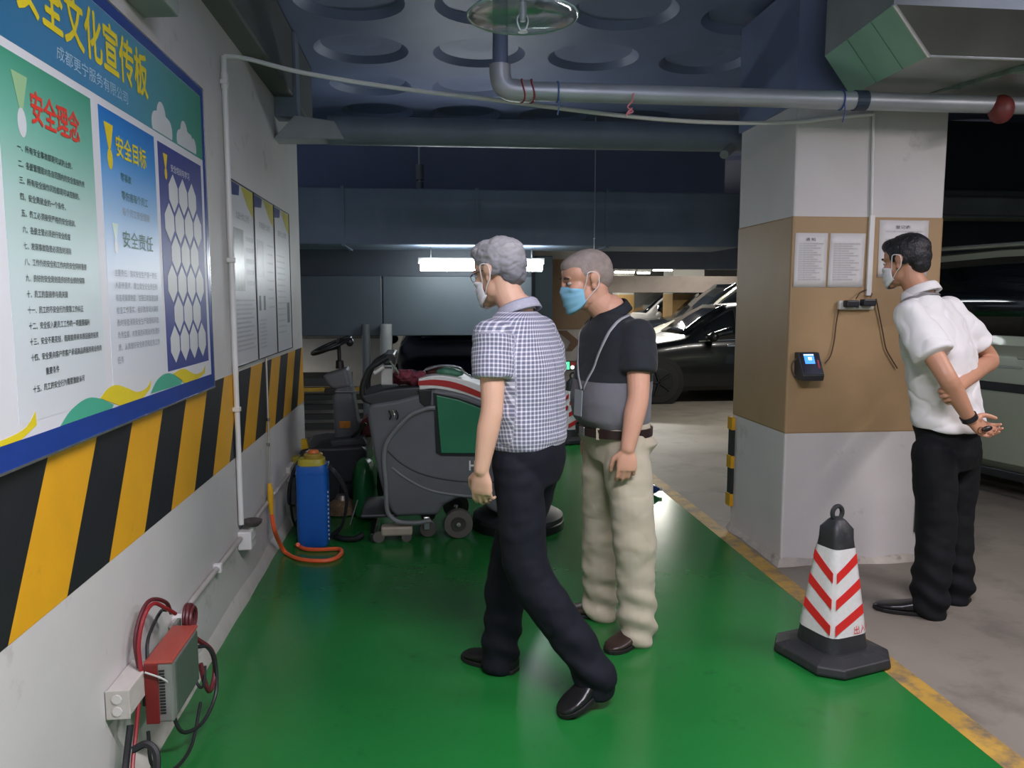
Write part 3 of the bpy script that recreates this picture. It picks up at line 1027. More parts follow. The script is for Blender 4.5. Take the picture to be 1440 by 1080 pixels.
for px, r, c in ((517, 0.04, (92, 96, 98)), (545, 0.06, (150, 152, 150))):
    p = at(px, 600, 7.88)
    t2 = thing('platform_post', ('thin dark steel post' if px == 517 else 'thick pale round post')+' holding the raised platform', 'post', V(p.x, 7.88, 0))
    MB().cyl(V(p.x, 7.88, 0.02), V(p.x, 7.88, zt0+0.12), r, 18).build('shaft', mat('post %d' % px, c, 0.45, 0.3), t2, smooth=True)
    MB().box((p.x-r*1.02, 7.88-r*1.02, 0.0), (p.x+r*1.02, 7.88+r*1.02, 0.02)).build('foot_plate', M_PLAT, t2)
p = at(762, 560, 8.6)
t2 = thing('platform_post', 'dark square steel post behind the man in the checked shirt', 'post', V(p.x, 8.6, 0))
MB().box((p.x-0.10, 8.5, 0.02), (p.x+0.10, 8.7, 1.95)).build('shaft', mat('post dark', (70, 82, 88), 0.5, 0.3), t2, bevel=0.01)
MB().box((p.x-0.16, 8.44, 0.0), (p.x+0.16, 8.76, 0.02)).build('foot_plate', M_PLAT, t2)

# lower platform with yellow edge behind the sweeper
t = thing('parking_platform', 'low steel parking platform with a yellow edge rail behind the machines', 'platform', (-0.9, 8.0, 0))
x0, x1 = -2.2, at(528, 560, 8.1).x
zr = at(470, 548, 8.1).z
M_YR = mat('rail yellow', (190, 150, 50), 0.5, var=0.2, vscale=10)
MB().box((x0, 8.10, zr-0.02), (x1, 8.16, zr+0.02)).build('edge_rail', M_YR, t, bevel=0.005)
for k in range(4):
    MB().box((x0, 8.2+0.06*k, zr-0.12-0.11*k), (x1-0.03, 8.24+0.06*k, zr-0.06-0.11*k)).build('slat', mat('platform slat', (66, 66, 62), 0.6), t, bevel=0.005)
MB().box((x0, 8.25, zr+0.02), (x1-0.3, 8.9, zr+0.11)).build('wheel_tray', mat('platform tray', (70, 70, 66), 0.6), t, bevel=0.01)
MB().box((x0, 8.5, 0), (x1, 8.6, zr-0.02)).build('support_plate', mat('support concrete', (150, 146, 136), 0.7, var=0.12), t)

# ------------------------------------------------------------------ lamps further in
pl = at(588, 372, 7.26); pr = at(765, 372, 7.26)
tube_light(((pl.x+pr.x)/2, 7.26, pl.z-0.012), pr.x-pl.x, (1, 0, 0), 24, 'bright white tube lamp under the dark duct', strength=36, tube_r=0.045, rgb=(246, 252, 255), drop=1.950-pl.z+0.012-0.075)
fg = 'far tube lamps'
fl_ = ((at(878, 383, 13.4), 'far tube lamp left of the far beam, behind the man in the polo shirt'),
       (at(905, 384, 14.2), 'small far tube lamp in the middle of three'),
       (at(932, 380, 13.2), 'far tube lamp right of the other two, near the column'))
for i, (p, lb) in enumerate(fl_):
    tube_light((p.x, p.y, p.z), 0.42 if i != 1 else 0.3, (1, 0.3, 0), 60 if i != 1 else 20, lb, strength=24, drop=3.12-p.z-0.075, up=0)
tube_light((4.4, 8.7, 2.7), 1.25, (1, 0.1, 0), 75, 'added tube lamp hidden behind the column', drop=0.33, up=0)  # added lamp, the column hides it while it brightens the bay floor
tube_light((5.6, 14.5, 2.7), 1.25, (1, 0.1, 0), 90, 'tube lamp over the far white car', drop=0.33, up=0)
tube_light((3.6, 19.0, 2.8), 1.25, (1, 0, 0), 90, 'tube lamp near the far wall', drop=0.25, up=0)
tube_light((-2.45, 9.3, 0.97), 0.9, (1, 0, 0), 10, 'added unseen tube lamp beyond the end of the left wall', drop=0.03, up=0)  # added fill lamp, kept out of sight past the left wall
# green exit sign on the chevron column
pe = at(801, 514, 9.18)
t = thing('exit_sign', 'small lit green and red exit sign on the chevron column', 'sign', pe)
MB().box((pe.x-0.09, 9.165, pe.z-0.055), (pe.x+0.09, 9.195, pe.z+0.055)).build('housing', mat('sign housing', (70, 74, 72), 0.5), t, bevel=0.006)
MB().box((pe.x-0.085, 9.160, pe.z-0.045), (pe.x-0.005, 9.165, pe.z+0.045)).build('green_face', mat('sign green glow', (70, 200, 140), 0.4, var=0, emit=2.0), t)
MB().box((pe.x+0.01, 9.160, pe.z+0.0), (pe.x+0.08, 9.165, pe.z+0.045)).build('red_face', mat('sign red', (190, 60, 52), 0.5), t)
MB().box((pe.x-0.055, 9.156, pe.z-0.03), (pe.x-0.04, 9.160, pe.z+0.03)).build('runner_mark', mat('sign white glow', (235, 255, 245), 0.4, var=0, emit=3.0), t)
MB().ell(V(pe.x+0.03, 9.155, pe.z-0.02), (0.022, 0.01, 0.022), 12, 8).build('lamp_bead', mat('sign white glow', (235, 255, 245), 0.4, var=0, emit=3.0), t, smooth=True)
# ================================================================== on the column
YF = CY0-0.003
M_PAPER = mat('paper', (216, 214, 212), 0.6, var=0.02)
M_INK = mat('paper print', (150, 150, 156), 0.7, var=0)


def sheet(name, x0, z0, x1, z1, label, lines_, title=None, tilt=0.0):
    t = thing(name, label, 'paper', V((x0+x1)/2, YF, z0))
    n = 6
    mb = MB()
    vs, fs = [], []
    for i in range(n+1):
        for j in range(n+1):
            s, w = i/n, j/n
            curl = 0.004*((2*s-1)**4)*((1-w)**2) + 0.0015
            vs.append(V(x0+(x1-x0)*s+tilt*(w-0.5), YF-curl, z0+(z1-z0)*w))
    for i in range(n):
        for j in range(n):
            a = i*(n+1)+j
            fs.append((a, a+n+1, a+n+2, a+1))
    mb.add(vs, fs)
    mb.build('page', M_PAPER, t, solid=0.0006, smooth=True)
    w = x1-x0
    yy = YF-0.0062
    if title:
        lettering(title, V(x0+w*0.32, yy, z1-(z1-z0)*0.15), V(1, 0, 0), UZ, w*0.30, 0.018, mat('dark lettering', (52, 60, 64)), t)
    for k in range(lines_):
        z = z1-(z1-z0)*(0.21+0.70*k/lines_)
        s_ = '各位员工请遵守本停车场的各项管理规定并做好登记'[:23-(k*7) % 11]
        lettering(s_, V(x0+w*0.12, yy, z), V(1, 0, 0), UZ, w*0.76*len(s_)/23, 0.0075, M_INK, t)
    return t


sheet('paper_notice', 1.958, 1.545, 2.140, 1.833, 'white printed sheet with a heading, left one on the column', 17, '通 知', 0.004)
sheet('paper_notice', 2.152, 1.545, 2.352, 1.833, 'white printed sheet without heading, right of the first on the column', 16, None, 0.008)
sheet('paper_notice', 2.432, 1.60, 2.715, 1.905, 'white paper half hidden behind the head of the man in white', 5, '登记表', 0.0)

# power strip
ps = thing('power_strip', 'white power strip with two black adapters on the column', 'power strip', V(2.32, CY0, 1.43))
z = at(1205, 430, 4.02).z
xa, xb_ = at(1180, 424, 4.02).x, at(1230, 424, 4.02).x
MB().box((xa, CY0-0.033, z-0.022), (xb_, CY0-0.003, z+0.028)).build('body', mat('strip white', (204, 204, 198), 0.4), ps, bevel=0.01)
M_ADP = mat('black adapter', (30, 34, 40), 0.4)
w = xb_-xa
MB().box((xa+0.02, CY0-0.075, z-0.008), (xa+w*0.46, CY0-0.030, z+0.030)).build('adapter', M_ADP, ps, bevel=0.008)
MB().box((xa+w*0.56, CY0-0.075, z-0.002), (xa+w*0.93, CY0-0.030, z+0.036)).build('adapter', M_ADP, ps, bevel=0.008)
MB().box((xa+w*0.47, CY0-0.036, z-0.012), (xa+w*0.55, CY0-0.033, z+0.022)).build('socket_face', mat('socket blue grey', (120, 140, 160), 0.4), ps)
M_BRC = mat('brown thin cord', (82, 62, 46), 0.6)


def cord(name, pts, r, m, label, cat='cord'):
    o = MB().tube(smooth_path(pts, 8), r, 7).build(name, m, smooth=True)
    return tag(o, label, cat)


yc = CY0-0.012
cord('thin_cord', [at(1181, 428, 4.03), at(1176, 455, 4.035), at(1173, 480, 4.035), at(1168, 500, 4.03), at(1160, 511, 4.02)], 0.0035, M_BRC, 'thin brown cord from the power strip to the time clock')
cord('thin_cord', [at(1232, 420, 4.03), at(1237, 445, 4.035), at(1242, 470, 4.035), at(1246, 490, 4.035), at(1254, 505, 4.035), at(1262, 518, 4.035)], 0.0035, M_BRC, 'thin brown cord hanging from the power strip towards the man in white')
cord('thin_cord', [at(1204, 420, 3.99), at(1210, 411, 4.03), at(1220, 408, 4.035), at(1226, 413, 4.03), at(1224, 418, 4.0)], 0.003, M_BRC, 'short brown cord looped above the power strip')
# time clock with lit screen
tc_ = thing('time_clock', 'black wedge-shaped time clock with a lit blue screen on the column', 'time clock', V(2.07, CY0, 1.06))
A = at(1124, 496, 3.99); B = at(1151, 496, 3.99); C_ = at(1159, 526, 3.93); D = at(1129, 531, 3.93)
zt, zb_ = A.z, (C_.z+D.z)/2
x0, x1 = A.x, B.x+0.012
shell = MB()
prof = [V(x0, CY0-0.004, zt), V(x0, CY0-0.045, zt), V(x0, CY0-0.115, zb_), V(x0, CY0-0.105, zb_-0.03), V(x0, CY0-0.004, zb_-0.02)]
shell.prism(prof, V(x1-x0, 0, 0)).build('shell', mat('clock shell', (54, 54, 56), 0.4), tc_, bevel=0.005)
fa, fb_ = V(x0, CY0-0.045, zt), V(x0, CY0-0.115, zb_)
fn = V(0, -(zt-zb_), -0.0).normalized()
up = (fa-fb_).normalized()
nn = V(1, 0, 0).cross(up).normalized()
if nn.y > 0:
    nn = -nn


def face(s0, s1, w0, w1, name, m, h):
    o = fb_+V((x1-x0)*s0, 0, 0)+up*((fa-fb_).length*w0)
    MB().prism([o, o+V((x1-x0)*(s1-s0), 0, 0), o+V((x1-x0)*(s1-s0), 0, 0)+up*((fa-fb_).length*(w1-w0)), o+up*((fa-fb_).length*(w1-w0))], nn*h).build(name, m, tc_)


face(0.06, 0.94, 0.06, 0.96, 'glass_front', mat('clock glass', (14, 18, 34), 0.15), 0.002)
face(0.22, 0.68, 0.50, 0.92, 'screen', mat('clock screen', (70, 150, 240), 0.3, var=0, emit=1.1), 0.0035)
face(0.40, 0.56, 0.66, 0.78, 'screen_icon', mat('clock icon', (235, 245, 255), 0.3, var=0, emit=1.4), 0.0045)
face(0.22, 0.68, 0.86, 0.90, 'screen_bar', mat('clock icon', (235, 245, 255), 0.3, var=0, emit=1.4), 0.0045)
face(0.78, 0.86, 0.30, 0.66, 'red_light', mat('clock red', (150, 30, 40), 0.3, var=0, emit=0.15), 0.0035)
cord('thin_cord', [V(x0+0.005, CY0-0.03, zt-0.03), V(x0-0.018, CY0-0.02, zt-0.06), V(x0-0.012, CY0-0.02, zt-0.11), V(x0+0.02, CY0-0.03, zb_-0.03)], 0.004, mat('grey brown cord', (92, 84, 70), 0.5), 'short cord looped round the left side of the time clock')


def corner_guard(x, y, sx, z0, z1, label, z_cut=None):
    t = thing('corner_guard', label, 'corner guard', V(x, y, z0), 'rubber corner guards on the column')
    n = 5
    h = (z1-z0)
    segs = [(0, 0.14, 'y'), (0.14, 0.43, 'b'), (0.43, 0.57, 'y'), (0.57, 0.86, 'b'), (0.86, 1.0, 'y')]
    for s0, s1, c in segs:
        m = mat('guard yellow', (206, 156, 24), 0.45) if c == 'y' else mat('guard black', (36, 38, 42), 0.5)
        e = 0.010 if c == 'y' else 0.008
        mb = MB()
        # L-shaped strip round the corner
        pts = [V(x-sx*e, y-e, 0), V(x+sx*0.05, y-e, 0), V(x+sx*0.05, y, 0), V(x, y, 0), V(x, y+0.05, 0), V(x-sx*e, y+0.05, 0)]
        mb.prism([p+V(0, 0, z0+h*s0) for p in pts], V(0, 0, h*(s1-s0)))
        mb.build('yellow_band' if c == 'y' else 'black_band', m, t, bevel=0.002)
    return t


def corner_guard_back(x, y, z0, z1, label):
    t = thing('corner_guard', label, 'corner guard', V(x, y, z0), 'rubber corner guards on the column')
    h = z1-z0
    for s0, s1, c in [(0, 0.14, 'y'), (0.14, 0.43, 'b'), (0.43, 0.57, 'y'), (0.57, 0.86, 'b'), (0.86, 1.0, 'y')]:
        m = mat('guard yellow', (206, 156, 24), 0.45) if c == 'y' else mat('guard black', (36, 38, 42), 0.5)
        e = 0.024 if c == 'y' else 0.018
        pts = [V(x-e, y+e, 0), V(x-e, y-0.05, 0), V(x, y-0.05, 0), V(x, y, 0), V(x+0.05, y, 0), V(x+0.05, y+e, 0)]
        MB().prism([p+V(0, 0, z0+h*s0) for p in pts], V(0, 0, h*(s1-s0))).build('yellow_band' if c == 'y' else 'black_band', m, t, bevel=0.002)


corner_guard_back(CX0, CY1, 0.155, 0.732, 'black and yellow corner guard on the far left edge of the column')
t = thing('corner_guard', 'black corner guard behind the knee of the man in white', 'corner guard', V(CX1, CY0, 0.2), 'rubber corner guards on the column')
pts = [V(CX1+0.012, CY0-0.012, 0), V(CX1-0.07, CY0-0.012, 0), V(CX1-0.07, CY0-0.001, 0), V(CX1+0.001, CY0-0.001, 0), V(CX1+0.001, CY0+0.06, 0), V(CX1+0.012, CY0+0.06, 0)]
MB().prism([p+V(0, 0, 0.17) for p in pts], V(0, 0, 0.55)).build('black_band', mat('guard black', (36, 38, 42), 0.5), t, bevel=0.002)

# ================================================================== traffic cones
M_RUB = mat('cone rubber', (42, 44, 46), 0.5, var=0.15, vscale=9, bump=0.08, bscale=50, dirt=((80, 78, 74), 9, 0.58, 0.75))
M_REFL = mat('cone white sleeve', (214, 214, 212), 0.35, var=0.06, vscale=60)
M_CRED = mat('cone red', (206, 40, 36), 0.35, var=0.05)


def ngon_ring(r, z, cut=0.28, n4=4):
    """square with rounded corners as ring of 32 points, flat faces"""
    out = []
    for k in range(32):
        a = 2*math.pi*k/32
        ca, sa = math.cos(a), math.sin(a)
        p = 5.0
        rr = (abs(ca)**p+abs(sa)**p)**(-1/p)
        out.append(V(r*rr*ca, r*rr*sa, z))
    return out


def cone(loc, rot, s, label, text=None, chevron=True):
    t = thing('traffic_cone', label, 'traffic cone', V(0, 0, 0), 'striped traffic cones')
    # base slab, an octagon
    def octo(r, c, z):
        return [V(x, y, z) for x, y in ((r, -r+c), (r, r-c), (r-c, r), (-r+c, r), (-r, r-c), (-r, -r+c), (-r+c, -r), (r-c, -r))]
    MB().loft([octo(0.20, 0.075, 0), octo(0.21, 0.08, 0.012), octo(0.205, 0.08, 0.045), octo(0.15, 0.05, 0.062), octo(0.13, 0.04, 0.066)]).build('base', M_RUB, t, bevel=0.006)
    prof = lambda z: 0.118-0.067*((z-0.06)/0.54)
    MB().loft([ngon_ring(prof(z), z) for z in (0.06, 0.14, 0.3, 0.45, 0.545)]+[ngon_ring(prof(0.545)*0.97, 0.59), ngon_ring(0.030, 0.625), ngon_ring(0.018, 0.635)]).build('body', M_RUB, t, smooth=True, angle=50)
    sl = MB().loft([ngon_ring(prof(z)+0.003, z) for z in (0.135, 0.25, 0.4, 0.51)], cap=False).build('reflective_sleeve', M_REFL, t, smooth=True, angle=50)
    rg = [V(0.028*math.cos(a), 0, 0.655+0.030*math.sin(a)) for a in [2*math.pi*k/24 for k in range(24)]]
    MB().tube(rg, 0.010, 8, closed=True).build('carry_ring', M_RUB, t, smooth=True)
    # red bars, on each face pair around the front edge: slanting bars meeting at the corner
    def on_face(axis, u, z):
        r = prof(z)+0.0048
        return {'-x': V(-r, u*r, z), '-y': V(u*r, -r, z), '+x': V(r, u*r, z), '+y': V(u*r, r, z)}[axis]
    for (ax, inner) in (('-x', -0.86), ('-y', -0.86), ('+x', 0.86), ('+y', 0.86)):
        for zc in (0.205, 0.315, 0.425):
            # from the meeting corner (low) up to the far edge (high)
            u0, u1 = inner, -inner*0.82
            if not chevron and ax in ('+x', '-x'):
                u0, u1 = u1, u0
            z_lo, dz, th = zc-0.055, 0.075, 0.042
            n = 6
            vs, fs = [], []
            for i in range(n+1):
                u = u0+(u1-u0)*i/n
                zz_ = z_lo+dz*i/n
                vs += [on_face(ax, u, zz_), on_face(ax, u, zz_+th)]
            for i in range(n):
                fs.append((2*i, 2*i+2, 2*i+3, 2*i+1))
            MB().add(vs, fs).build('red_bar', M_CRED, sl, solid=0.0012)
    if text:
        vs, fs = text_mesh(text, 0, 1)
        x0 = min(v.x for v in vs); x1 = max(v.x for v in vs); y0 = min(v.y for v in vs)
        mb = MB()
        sc = 0.150/(x1-x0)
        pts = []
        for v in vs:                       # wraps round the right-hand corner of the sleeve
            z = 0.141+(v.y-y0)*sc*1.0
            r = prof(z)+0.0055
            uu = 0.012+(v.x-x0)*sc
            a = -math.pi/2+math.atan2(min(uu, r), r) if uu < r else -math.pi/4+(math.pi/4-math.atan2(max(2*r-uu, 0), r))
            ca, sa = math.cos(a), math.sin(a)
            rr = (abs(ca)**5+abs(sa)**5)**(-1/5)
            pts.append(V(r*rr*ca, r*rr*sa, z))
        mb.add(pts, fs).build('lettering', M_CRED, sl)
    m = Matrix.Translation(loc) @ Matrix.Rotation(rot, 4, 'Z') @ Matrix.Scale(s, 4)
    t.location = loc
    t.rotation_euler = (0, 0, rot)
    t.scale = (s, s, s)
    return t


p = at_z(1170, 925)
cone(V(p.x, p.y+0.01, 0.005), math.radians(17), 0.93, 'black cone with red chevrons and red lettering, nearest the camera', '出入平安')
p = at_z(806, 622)
cone(V(p.x, p.y+0.05, 0.004), math.radians(14), 1.05, 'black cone with slanting red stripes, far off between the two men', None, False)
# ================================================================== people
def ring_e(c, u, v, a, b, n=28, p=2.3):
    out = []
    for k in range(n):
        t = 2*math.pi*k/n
        ct, st = math.cos(t), math.sin(t)
        out.append(c+u*(a*math.copysign(abs(ct)**(2/p), ct))+v*(b*math.copysign(abs(st)**(2/p), st)))
    return out


def limb(mb, pts, radii, flat=1.0, hint=None, seg=18):
    """tapered limb with rounded ends"""
    mb.tube(pts, radii, seg, flat=flat, hint=hint)
    for p, r in ((pts[0], radii[0]), (pts[-1], radii[-1])):
        mb.ell(p, (r, r, r), 14, 8)
    return mb


def limb_s(mb, pts, radii, n=5, **kw):
    """same with a smooth path and interpolated radii"""
    P = smooth_path(pts, n)
    R = []
    for i in range(len(pts)-1):
        for k in range(n):
            t = k/n
            t = t*t*(3-2*t)*0.5+t*0.5
            R.append(radii[i]+(radii[i+1]-radii[i])*t)
    R.append(radii[-1])
    return limb(mb, P, R, **kw)


def hand(mb, W, d, n, s, curl=(18, 28, 20), thumb=(0.62, 0.70, 0.35), scale=1.0, spread=0.06):
    """palm and five fingers. W wrist, d towards the fingers, n the way the palm faces, s thumb side"""
    d = d.normalized()
    n = (n-d*n.dot(d)).normalized()
    s0 = s
    s = d.cross(n)
    if s.dot(s0) < 0:
        s = -s
    k = scale
    mb.loft([ring_e(W-d*0.02*k, s, n, 0.027*k, 0.019*k), ring_e(W+d*0.012*k, s, n, 0.029*k, 0.018*k), ring_e(W+d*0.045*k, s, n, 0.040*k, 0.018*k),
             ring_e(W+d*0.078*k, s, n, 0.042*k, 0.015*k), ring_e(W+d*0.094*k, s, n, 0.038*k, 0.011*k)])
    mb.ell(W+d*0.035*k+s*0.022*k+n*0.008*k, (0.020*k, 0.020*k, 0.020*k))
    for (off, ln, base, r, cm) in ((0.031, 0.070, 0.088, 0.0088, 0.85), (0.0105, 0.078, 0.092, 0.0092, 1.0), (-0.0105, 0.072, 0.089, 0.0088, 1.1), (-0.031, 0.056, 0.082, 0.0076, 1.25)):
        p = W+d*(base-0.012)*k+s*off*k
        ang = 0.0
        dd = (d+s*off*spread/0.03).normalized()
        pts = [p]
        q = p+dd*0.014*k
        pts.append(q)
        for c, f in zip(curl, (0.46, 0.30, 0.24)):
            ang += math.radians(c*cm)
            q = q+(dd*math.cos(ang)+n*math.sin(ang))*(ln*f*k)
            pts.append(q)
        limb(mb, pts, [r*k, r*1.04*k, r*0.98*k, r*0.92*k, r*0.78*k], seg=10)
    t = (d*thumb[0]+s*thumb[1]+n*thumb[2]).normalized()
    p = W+d*0.026*k+s*0.024*k+n*0.004*k
    q1 = p+t*0.040*k
    t2 = (d*0.92+s*0.18+n*thumb[2]).normalized()
    q2 = q1+t2*0.030*k
    t3 = (d*0.95-s*0.02+n*(thumb[2]+0.1)).normalized()
    q3 = q2+t3*0.024*k
    limb(mb, [p, q1, q2, q3], [0.0145*k, 0.0115*k, 0.0105*k, 0.0085*k], seg=10)
    return mb


class Head:
    def __init__(s, c, fwd, up=V(0, 0, 1), k=1.0):
        s.c = c
        s.k = k
        s.f = fwd.normalized()
        s.l = up.cross(s.f).normalized()
        s.u = s.f.cross(s.l)
        s.m = Matrix((s.f, s.l, s.u)).transposed()

    def p(s, x, y, z):
        return s.c+(s.f*x+s.l*y+s.u*z)*s.k

    def blob(s, mb, c, r, seg=16, rings=10):
        mb.ell(s.p(*c), tuple(q*s.k for q in r), seg, rings, m=s.m)

    def add(s, mb, neck_base, neck_r=0.056):
        B = lambda c, r: s.blob(mb, c, r, 22, 14)
        B((-0.012, 0, 0.034), (0.097, 0.075, 0.082))
        B((-0.055, 0, 0.018), (0.052, 0.064, 0.064))
        B((0.034, 0, 0.036), (0.056, 0.066, 0.060))
        B((0.040, 0, -0.022), (0.049, 0.060, 0.070))
        B((0.030, 0, -0.066), (0.058, 0.052, 0.045))
        B((0.070, 0, -0.094), (0.022, 0.024, 0.020))
        B((0.012, 0.042, -0.055), (0.035, 0.018, 0.035))
        B((0.012, -0.042, -0.055), (0.035, 0.018, 0.035))
        B((0.080, 0, 0.020), (0.014, 0.048, 0.010))
        for sg in (-1, 1):
            B((0.060, 0.040*sg, -0.024), (0.026, 0.021, 0.024))
            B((-0.010, 0.076*sg, 0.004), (0.017, 0.009, 0.024))
            B((-0.013, 0.081*sg, 0.010), (0.021, 0.007, 0.022))
            B((-0.004, 0.075*sg, -0.024), (0.011, 0.008, 0.014))
        B((0.090, 0, -0.006), (0.012, 0.010, 0.028))
        B((0.100, 0, -0.028), (0.014, 0.014, 0.012))
        B((0.092, 0.012, -0.031), (0.011, 0.009, 0.009))
        B((0.092, -0.012, -0.031), (0.011, 0.009, 0.009))
        B((0.084, 0, -0.060), (0.013, 0.024, 0.012))
        nb = Vector(neck_base)
        limb(mb, [s.p(-0.020, 0, -0.03), s.p(-0.022, 0, -0.08), s.p(-0.026, 0, -0.10).lerp(nb, 0.5), nb], [neck_r, neck_r*0.98, neck_r*1.0, neck_r*1.15], seg=22)


M_EYEW = mat('eye white', (190, 184, 178), 0.3, var=0)
M_EYED = mat('eye dark', (34, 26, 22), 0.2, var=0)


def face_details(h, parent, brow_m):
    for sg in (-1, 1):
        mb = MB()
        mb.ell(h.p(0.079, 0.031*sg, 0.002), (0.010*h.k, 0.014*h.k, 0.0065*h.k), 12, 8, m=h.m)
        e_ = mb.build('eye', M_EYEW, parent, smooth=True, angle=180)
        mb = MB()
        mb.ell(h.p(0.0855, 0.030*sg, 0.002), (0.005*h.k, 0.0075*h.k, 0.006*h.k), 10, 6, m=h.m)
        mb.build('iris', M_EYED, e_, smooth=True, angle=180)
        mb = MB()
        mb.tube([h.p(0.088, 0.014*sg, 0.022), h.p(0.092, 0.030*sg, 0.026), h.p(0.080, 0.050*sg, 0.020)], [0.004, 0.0055, 0.003], 8)
        mb.build('eyebrow', brow_m, parent, smooth=True)


def bvh_of(o):
    off = world_loc(o)
    me = o.data
    vs = [v.co+off for v in me.vertices]
    return BVHTree.FromPolygons(vs, [tuple(p.vertices) for p in me.polygons])


def face_mask(h, bvh, parent, mat_out, loops=True):
    nu, nv = 26, 12
    mb = MB()
    vs = []
    for i in range(nu+1):
        u = -1+2*i/nu
        for j in range(nv+1):
            w = j/nv
            zt = -0.006-0.022*abs(u)**1.4
            zb = -0.118+0.040*abs(u)**2
            z = zt+(zb-zt)*w
            th = u*math.radians(60)
            dr = h.f*math.cos(th)+h.l*math.sin(th)
            org = h.p(0.0, 0, z)
            hit = bvh.ray_cast(org+dr*0.25, -dr, 0.25)
            r = 0.06
            if hit[0] is not None:
                r = (hit[0]-org).length
            tent = (0.108-0.034*abs(u)**1.6)*(1-0.22*abs(w-0.42)**1.5)*h.k
            if w < 0.08 or w > 0.95:
                tent -= 0.006
            rr = max(r+0.003, tent)
            pleat = 0.0022*math.sin(w*math.pi*7)*(1-abs(u)**3)
            vs.append(org+dr*(rr+pleat))
    fs = []
    for i in range(nu):
        for j in range(nv):
            a = i*(nv+1)+j
            fs.append((a, a+nv+1, a+nv+2, a+1))
    mb.add(vs, fs)
    mk = mb.build('face_mask', mat_out, parent, smooth=True, angle=180, solid=0.0016)
    if loops:
        for sg, col in ((-1, 0), (1, nu)):
            top, bot = vs[col*(nv+1)+1], vs[col*(nv+1)+nv-1]
            e1 = h.p(0.012, 0.086*sg, 0.030)
            e2 = h.p(-0.022, 0.086*sg, 0.020)
            e3 = h.p(-0.020, 0.083*sg, -0.022)
            MB().tube(smooth_path([top, top.lerp(e1, 0.5)+h.l*(0.004*sg), e1, e2, e3, bot.lerp(e3, 0.5)+h.l*(0.004*sg), bot], 5), 0.0022, 6).build('ear_loop', mat('ear loop', (226, 222, 218), 0.6), mk, smooth=True)
    return mk


def collar(parent, c, fwd, up, r, h, material, open_=38, name='collar', tilt=0.35, flare=0.014):
    """folded shirt collar: inner stand and outer fall, open at the front"""
    l = up.cross(fwd).normalized()
    f = l.cross(up).normalized()
    mb = MB()
    n = 30
    rows = [(0.0, 0.0), (0.002, h*0.95), (0.006, h), (0.012, h*0.85), (flare+0.006, h*0.35), (flare+0.010, h*0.05)]
    vs, fs = [], []
    for i in range(n+1):
        a = math.radians(open_+(360-2*open_)*i/n)
        dr = f*math.cos(a)+l*math.sin(a)
        fr = max(0.0, math.cos(a))
        for (dx, dz) in rows:
            drop = -tilt*r*(1+math.cos(a))*0.5
            pt = c+dr*(r+dx)+up*(dz+drop)
            if dx > 0.013:
                pt += up*(-0.022*fr**2)+f*0.006*fr
            vs.append(pt)
    m = len(rows)
    for i in range(n):
        for j in range(m-1):
            a = i*m+j
            fs.append((a, a+1, a+m+1, a+m))
    mb.add(vs, fs)
    return mb.build(name, material, parent, smooth=True, angle=180, solid=0.003)


def strap(parent, bvh, pts, w, material, name, off=0.004, n=8, outward=None):
    """ribbon laid on a garment: points snapped to its surface"""
    P = smooth_path(pts, n)
    S, N = [], []
    for p in P:
        q, nn, _, _ = bvh.find_nearest(p)
        S.append(q+nn*off)
        N.append(nn)
    vs, fs = [], []
    for i, (p, nn) in enumerate(zip(S, N)):
        d = (S[min(i+1, len(S)-1)]-S[max(i-1, 0)]).normalized()
        sd = d.cross(nn).normalized()
        vs += [p-sd*w/2, p+sd*w/2]
    for i in range(len(S)-1):
        fs.append((2*i, 2*i+1, 2*i+3, 2*i+2))
    return MB().add(vs, fs).build(name, material, parent, smooth=True, angle=180, solid=0.0016)


def shoe(parent, heel, toe, material, sole_m, h=0.085, w=0.050, lift=0.0, label=None):
    """heel, toe: sole points; toe box rounded, opening at the ankle"""
    d = toe-heel
    L = d.length
    d.normalize()
    side = V(0, 0, 1).cross(d).normalized()
    up = d.cross(side)
    if up.z < 0:
        up = -up
    mb = MB()
    st = [(0.0, 0.62, 0.35, 0.55), (0.03, 0.74, 0.0, 0.95), (0.14, 0.80, 0.0, 1.05), (0.30, 0.80, 0.0, 1.0), (0.45, 0.86, 0.0, 0.78), (0.60, 0.98, 0.0, 0.62), (0.75, 1.0, 0.0, 0.52), (0.88, 0.86, 0.0, 0.44), (0.96, 0.58, 0.02, 0.36), (1.0, 0.30, 0.06, 0.24)]
    rings = []
    for t, ww, z0, z1 in st:
        c = heel+d*(L*t)
        a, zlo, zhi = w*ww, 0.012+h*0.1*z0, h*z1
        zc = (zlo+zhi)/2
        rings.append(ring_e(c+up*zc, side, up, a, (zhi-zlo)/2, 20, 2.6))
    mb.loft(rings)
    o = skin_part('shoe', mb, 0.005, 4, material, parent, label=label)
    sm = MB()
    lo, hi = [], []
    pr = [(-0.01, 0.45), (0.02, 0.70), (0.15, 0.82), (0.35, 0.78), (0.55, 0.94), (0.72, 1.04), (0.86, 0.92), (0.96, 0.62), (1.012, 0.25)]
    loop = [(t, ww) for t, ww in pr]+[(t, -ww) for t, ww in reversed(pr)]
    lo = [heel+d*(L*t)+side*(w*ww) for t, ww in loop]
    sm.prism(lo, up*0.018).build('sole', sole_m, o, bevel=0.003)
    return o


def cloth_disp(amp, fx, seed, extra=None, crease=0.30):
    def f(co, no):
        v = nz(co, fx, seed)
        v2 = nz(co, tuple(q*2.3 for q in fx), seed+5)
        v3 = nz(co, tuple(q*1.5 for q in fx), seed+11)
        d = amp*(v*0.8+v2*0.45)-amp*crease*np.clip(1-np.abs(v3)/0.30, 0, 1)**1.5
        if extra is not None:
            d = d+extra(co)
        return d
    return f


